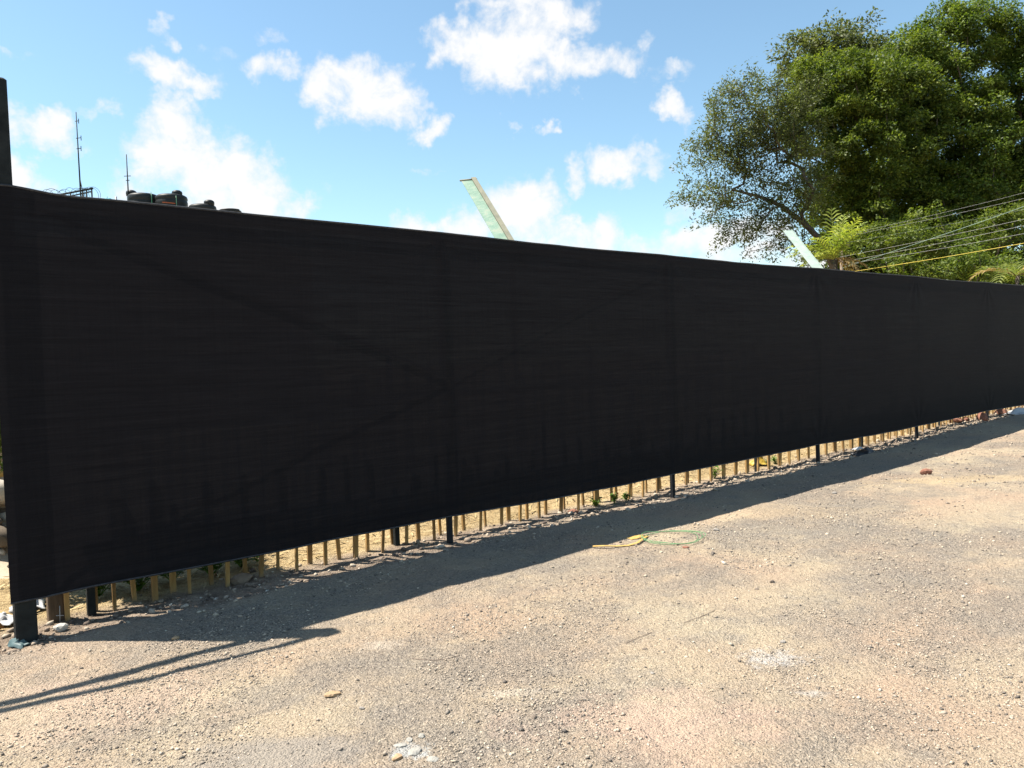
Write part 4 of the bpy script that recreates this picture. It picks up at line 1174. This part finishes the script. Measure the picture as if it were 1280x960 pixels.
    for pts_px, lab in ((((782, 805), (800, 797), (815, 791)), 'thin dark wire on the gravel near the centre bottom'), (((855, 779), (875, 772), (893, 764)), 'thin dark stick on the gravel left of the white patch'),
                        (((515, 824), (540, 826), (556, 825), (575, 820)), 'curved rusty wire on the dirt beneath the fence shade')):
        P = [on_ground(*q) for q in pts_px]; o = P[0]
        mb = MB(); mb.tube([tuple(q - o + np.array([0, 0, 0.004])) for q in P], 0.0016, 5); w = mb.build('wire_scrap', WI, None, True); w.location = o.tolist(); tag(w, lab, 'wire')
    # rubbish round the gate post
    WHT = simple('white_plastic', (0.36, 0.365, 0.37), (0.48, 0.48, 0.48), 6, 0.5)
    TEA = simple('teal_plastic', (0.04, 0.075, 0.08), (0.08, 0.125, 0.13), 6, 0.5)
    BLK = simple('black_plastic', (0.012, 0.012, 0.014), (0.03, 0.03, 0.033), 8, 0.35, spec=0.5)
    ORG = simple('orange_brown_leaf_litter', (0.22, 0.10, 0.03), (0.36, 0.18, 0.06), 10, 0.8)
    YEL = simple('yellow_plastic', (0.36, 0.24, 0.03), (0.42, 0.30, 0.06), 6, 0.5)
    crumple('plastic_bag', 'crumpled white plastic bag left of the gate post foot', 'bag', on_ground(4, 778), (0.09, 0.08, 0.10), WHT, 2)
    crumple('plastic_bag', 'white crumpled bag behind the gate post under the cloth', 'bag', sn(0.12, -0.75, gz(sn(0.12, -0.75))), (0.12, 0.12, 0.2), WHT, 7, rz=0.6)
    crumple('plastic_scrap', 'teal plastic scrap in front of the gate post foot', 'scrap', on_ground(24, 808), (0.075, 0.045, 0.09), TEA, 3, rz=-0.4)
    crumple('leaf_heap', 'orange brown heap of dry leaves behind the gate post edge', 'leaves', sn(-0.35, -0.5, gz(sn(-0.35, -0.5))), (0.26, 0.22, 0.36), ORG, 9)
    rock('foam_block', 'broken white foam block with a thin rod beside the wooden end post', 'foam', on_ground(76, 788), (0.055, 0.035, 0.032), simple('dirty_white_foam', (0.34, 0.31, 0.27), (0.52, 0.5, 0.46), 20, 0.8, 0, 0.5, 60), 12, 0.6, rz=0.5)
    c = on_ground(75, 778); mb = MB(); mb.tube([(0, 0, 0), (0.005, 0, 0.12)], 0.0025, 6); mb.tube([(-0.025, 0, 0.05), (0.03, 0, 0.05)], 0.0025, 6)
    w = mb.build('thin_rod', WHT, None, True); w.location = c.tolist(); tag(w, 'thin white cross shaped rod standing before the wooden end post', 'rod')
    crumple('plastic_sheet', 'black plastic sheet dumped at the far foot of the screen', 'plastic', sn(11.75, 0.12, gz(sn(11.75, 0.12))), (0.34, 0.13, 0.15), BLK, 5, rz=FA)
    crumple('plastic_scrap', 'white scrap lying on the black plastic sheet', 'scrap', sn(11.6, 0.08, gz(sn(11.6, 0.08)) + 0.09), (0.12, 0.05, 0.05), WHT, 11, rz=0.7)
    crumple('yellow_scrap', 'yellow plastic scrap seen between the far pickets', 'scrap', sn(9.75, -0.6, gz(sn(9.75, -0.6))), (0.13, 0.1, 0.22), YEL, 13)
    crumple('plastic_bag', 'pale bag at the far right foot of the screen', 'bag', on_ground(1274, 517), (0.42, 0.25, 0.2), WHT, 15, rz=0.6)
    for i, (px, py, sx, sy, sz) in enumerate(((1196, 528, .35, .22, .16), (1207, 527, .22, .16, .12), (1228, 526, .26, .18, .22), (1252, 520, .32, .22, .18))):
        rock('brick_lump', ('low reddish rubble lump, leftmost of the far row', 'second reddish rubble lump of the far row', 'upright reddish rubble lump, third of the far row', 'reddish rubble lump nearest the pale bag')[i], 'brick',
             on_ground(px, py), (sx * .5, sy * .5, sz * .5), RED, 40 + i, 0.5, 'reddish lumps at the far foot of the screen', rz=i)
    rock('clod', 'dark reddish clod among the pickets near the middle', 'clod', on_ground(717, 641), (0.07, 0.05, 0.035), RED, 31, 0.5)
    rock('clod', 'large earthy clod at the pickets left of the centre', 'clod', on_ground(302, 727), (0.11, 0.08, 0.05), simple('earth_clod', (0.16, 0.115, 0.085), (0.25, 0.19, 0.14), 12, 0.95, 0, 0.5, 40), 33, 0.4)
    LW = leaf_material('weed_leaf', [(0.15, (0.05, 0.10, 0.015)), (0.5, (0.10, 0.19, 0.03)), (0.9, (0.20, 0.28, 0.06))], 0.4)
    for px, py, h, n, lab in ((300, 708, .15, 6, 'small green weed behind the pickets left of centre'), (322, 702, .10, 4, 'tiny weed right of the small left weed'),
                              (745, 633, .09, 8, 'low green weed at the picket feet near the middle'), (768, 629, .10, 8, 'green weed beside the grey picket post near the middle'), (783, 626, .10, 6, 'green weed right of the grey picket post'),
                              (893, 598, .17, 9, 'leafy green weed right of the third screen post'), (958, 582, .11, 7, 'low weed under the far cloth, left one of a pair'), (970, 580, .12, 7, 'low weed under the far cloth, right one of a pair'),
                              (540, 648, .10, 4, 'tiny green weed in the sunny yard near the second post')):
        p = on_ground(px, py); weed(lab, p, h, n, LW, 0.7, 0.055)
    # dark green weeds in the shade at the left, under the shrub added to shade them
    for i, (s, n_) in enumerate(((0.85, -0.62), (1.15, -0.72), (1.45, -0.68), (0.6, -0.75), (1.75, -0.75))):
        p = sn(s, n_); p[2] = gz(p)
        weed(('shaded green weed, second from the wooden end post', 'shaded green weed, third from the wooden end post', 'shaded green weed, fourth from the wooden end post', 'shaded green weed nearest the wooden end post', 'shaded green weed farthest right, at the shade edge')[i], p, 0.24, 18, LW, 1.1, 0.085, 'shaded weeds behind the left pickets')
make_ground_things()

def make_left_yard():
    # added shrub, unseen behind the cloth, sized to shade the weeds and pickets
    b = sn(0.38, -1.5)
    t = b
    c = np.array([b[0], b[1], gz(b)])
    root = thing('shrub', 'leafy shrub added unseen behind the left end of the cloth for its shade', 'shrub', c)
    ce = []
    for k in range(110):
        d = rng.normal(0, 1, 3); d /= np.linalg.norm(d); ce.append(c + np.array([0, 0, 1.95]) + d * np.array([0.9, 0.7, 0.98]) * rng.uniform(0.4, 1))
    ce = np.array(ce)
    v, f = branch_mesh([c + np.array([0, 0, -0.1]), c + np.array([0.02, 0, 0.6]), c + np.array([0.05, 0, 1.3])], 0.06, ce, 0.006, 0.1)
    link('trunk', v - c, f, BARK, root, True)
    v, f = leaves(ce, 0.27 * rng.uniform(0.7, 1.2, len(ce)), 110, 0.085, 0.6)
    cr = link('crown', v - c, f, LEAF_DEEP, root); cr['kind'] = 'stuff'
    # heap of rubble and rubbish seen in the slit left of the gate post
    n = 900
    s = rng.normal(-0.1, 0.5, n); nn = rng.normal(-3.4, 0.55, n)
    p = P0 + s[:, None] * U + nn[:, None] * NV
    hgt = 1.25 * np.exp(-((s + 0.1) / 0.75) ** 2 - ((nn + 3.4) / 0.8) ** 2)
    z = ground_z(p[:, 0], p[:, 1]) + hgt * rng.uniform(0.8, 1, n) - 0.03
    sz = 0.06 * rng.lognormal(0, 0.5, n)
    v, f = stones_mesh(p, np.clip(sz, 0.03, 0.22), ICO_V, ICO_F, 0.25, z)
    # core of the heap
    q = np.linspace(-1.6, 1.6, 22); A, B = np.meshgrid(q, q)
    hh = 1.22 * np.exp(-(A / 0.75) ** 2 - (B / 0.8) ** 2)
    pc = P0 + (A.ravel() - 0.1)[:, None] * U + (B.ravel() - 3.4)[:, None] * NV
    zc = ground_z(pc[:, 0], pc[:, 1]) + hh.ravel() - 0.04
    idx = np.arange(22 * 22).reshape(22, 22) + len(v)
    fc = np.concatenate([np.stack([idx[:-1, :-1].ravel(), idx[:-1, 1:].ravel(), idx[1:, 1:].ravel()], 1), np.stack([idx[:-1, :-1].ravel(), idx[1:, 1:].ravel(), idx[1:, :-1].ravel()], 1)])
    o = link('rubble_heap', np.concatenate([v, np.column_stack([pc, zc])]), np.concatenate([f, fc]),
             stone_material('heap_stone', [(0.0, (0.07, 0.06, 0.05)), (0.3, (0.2, 0.16, 0.12)), (0.6, (0.40, 0.33, 0.25)), (0.85, (0.62, 0.6, 0.56)), (0.95, (0.33, 0.16, 0.07)), (1.0, (0.5, 0.36, 0.1))]))
    tag(o, 'heap of pale rubble and rubbish in the slit left of the gate post', 'rubble', kind='stuff')
make_left_yard()
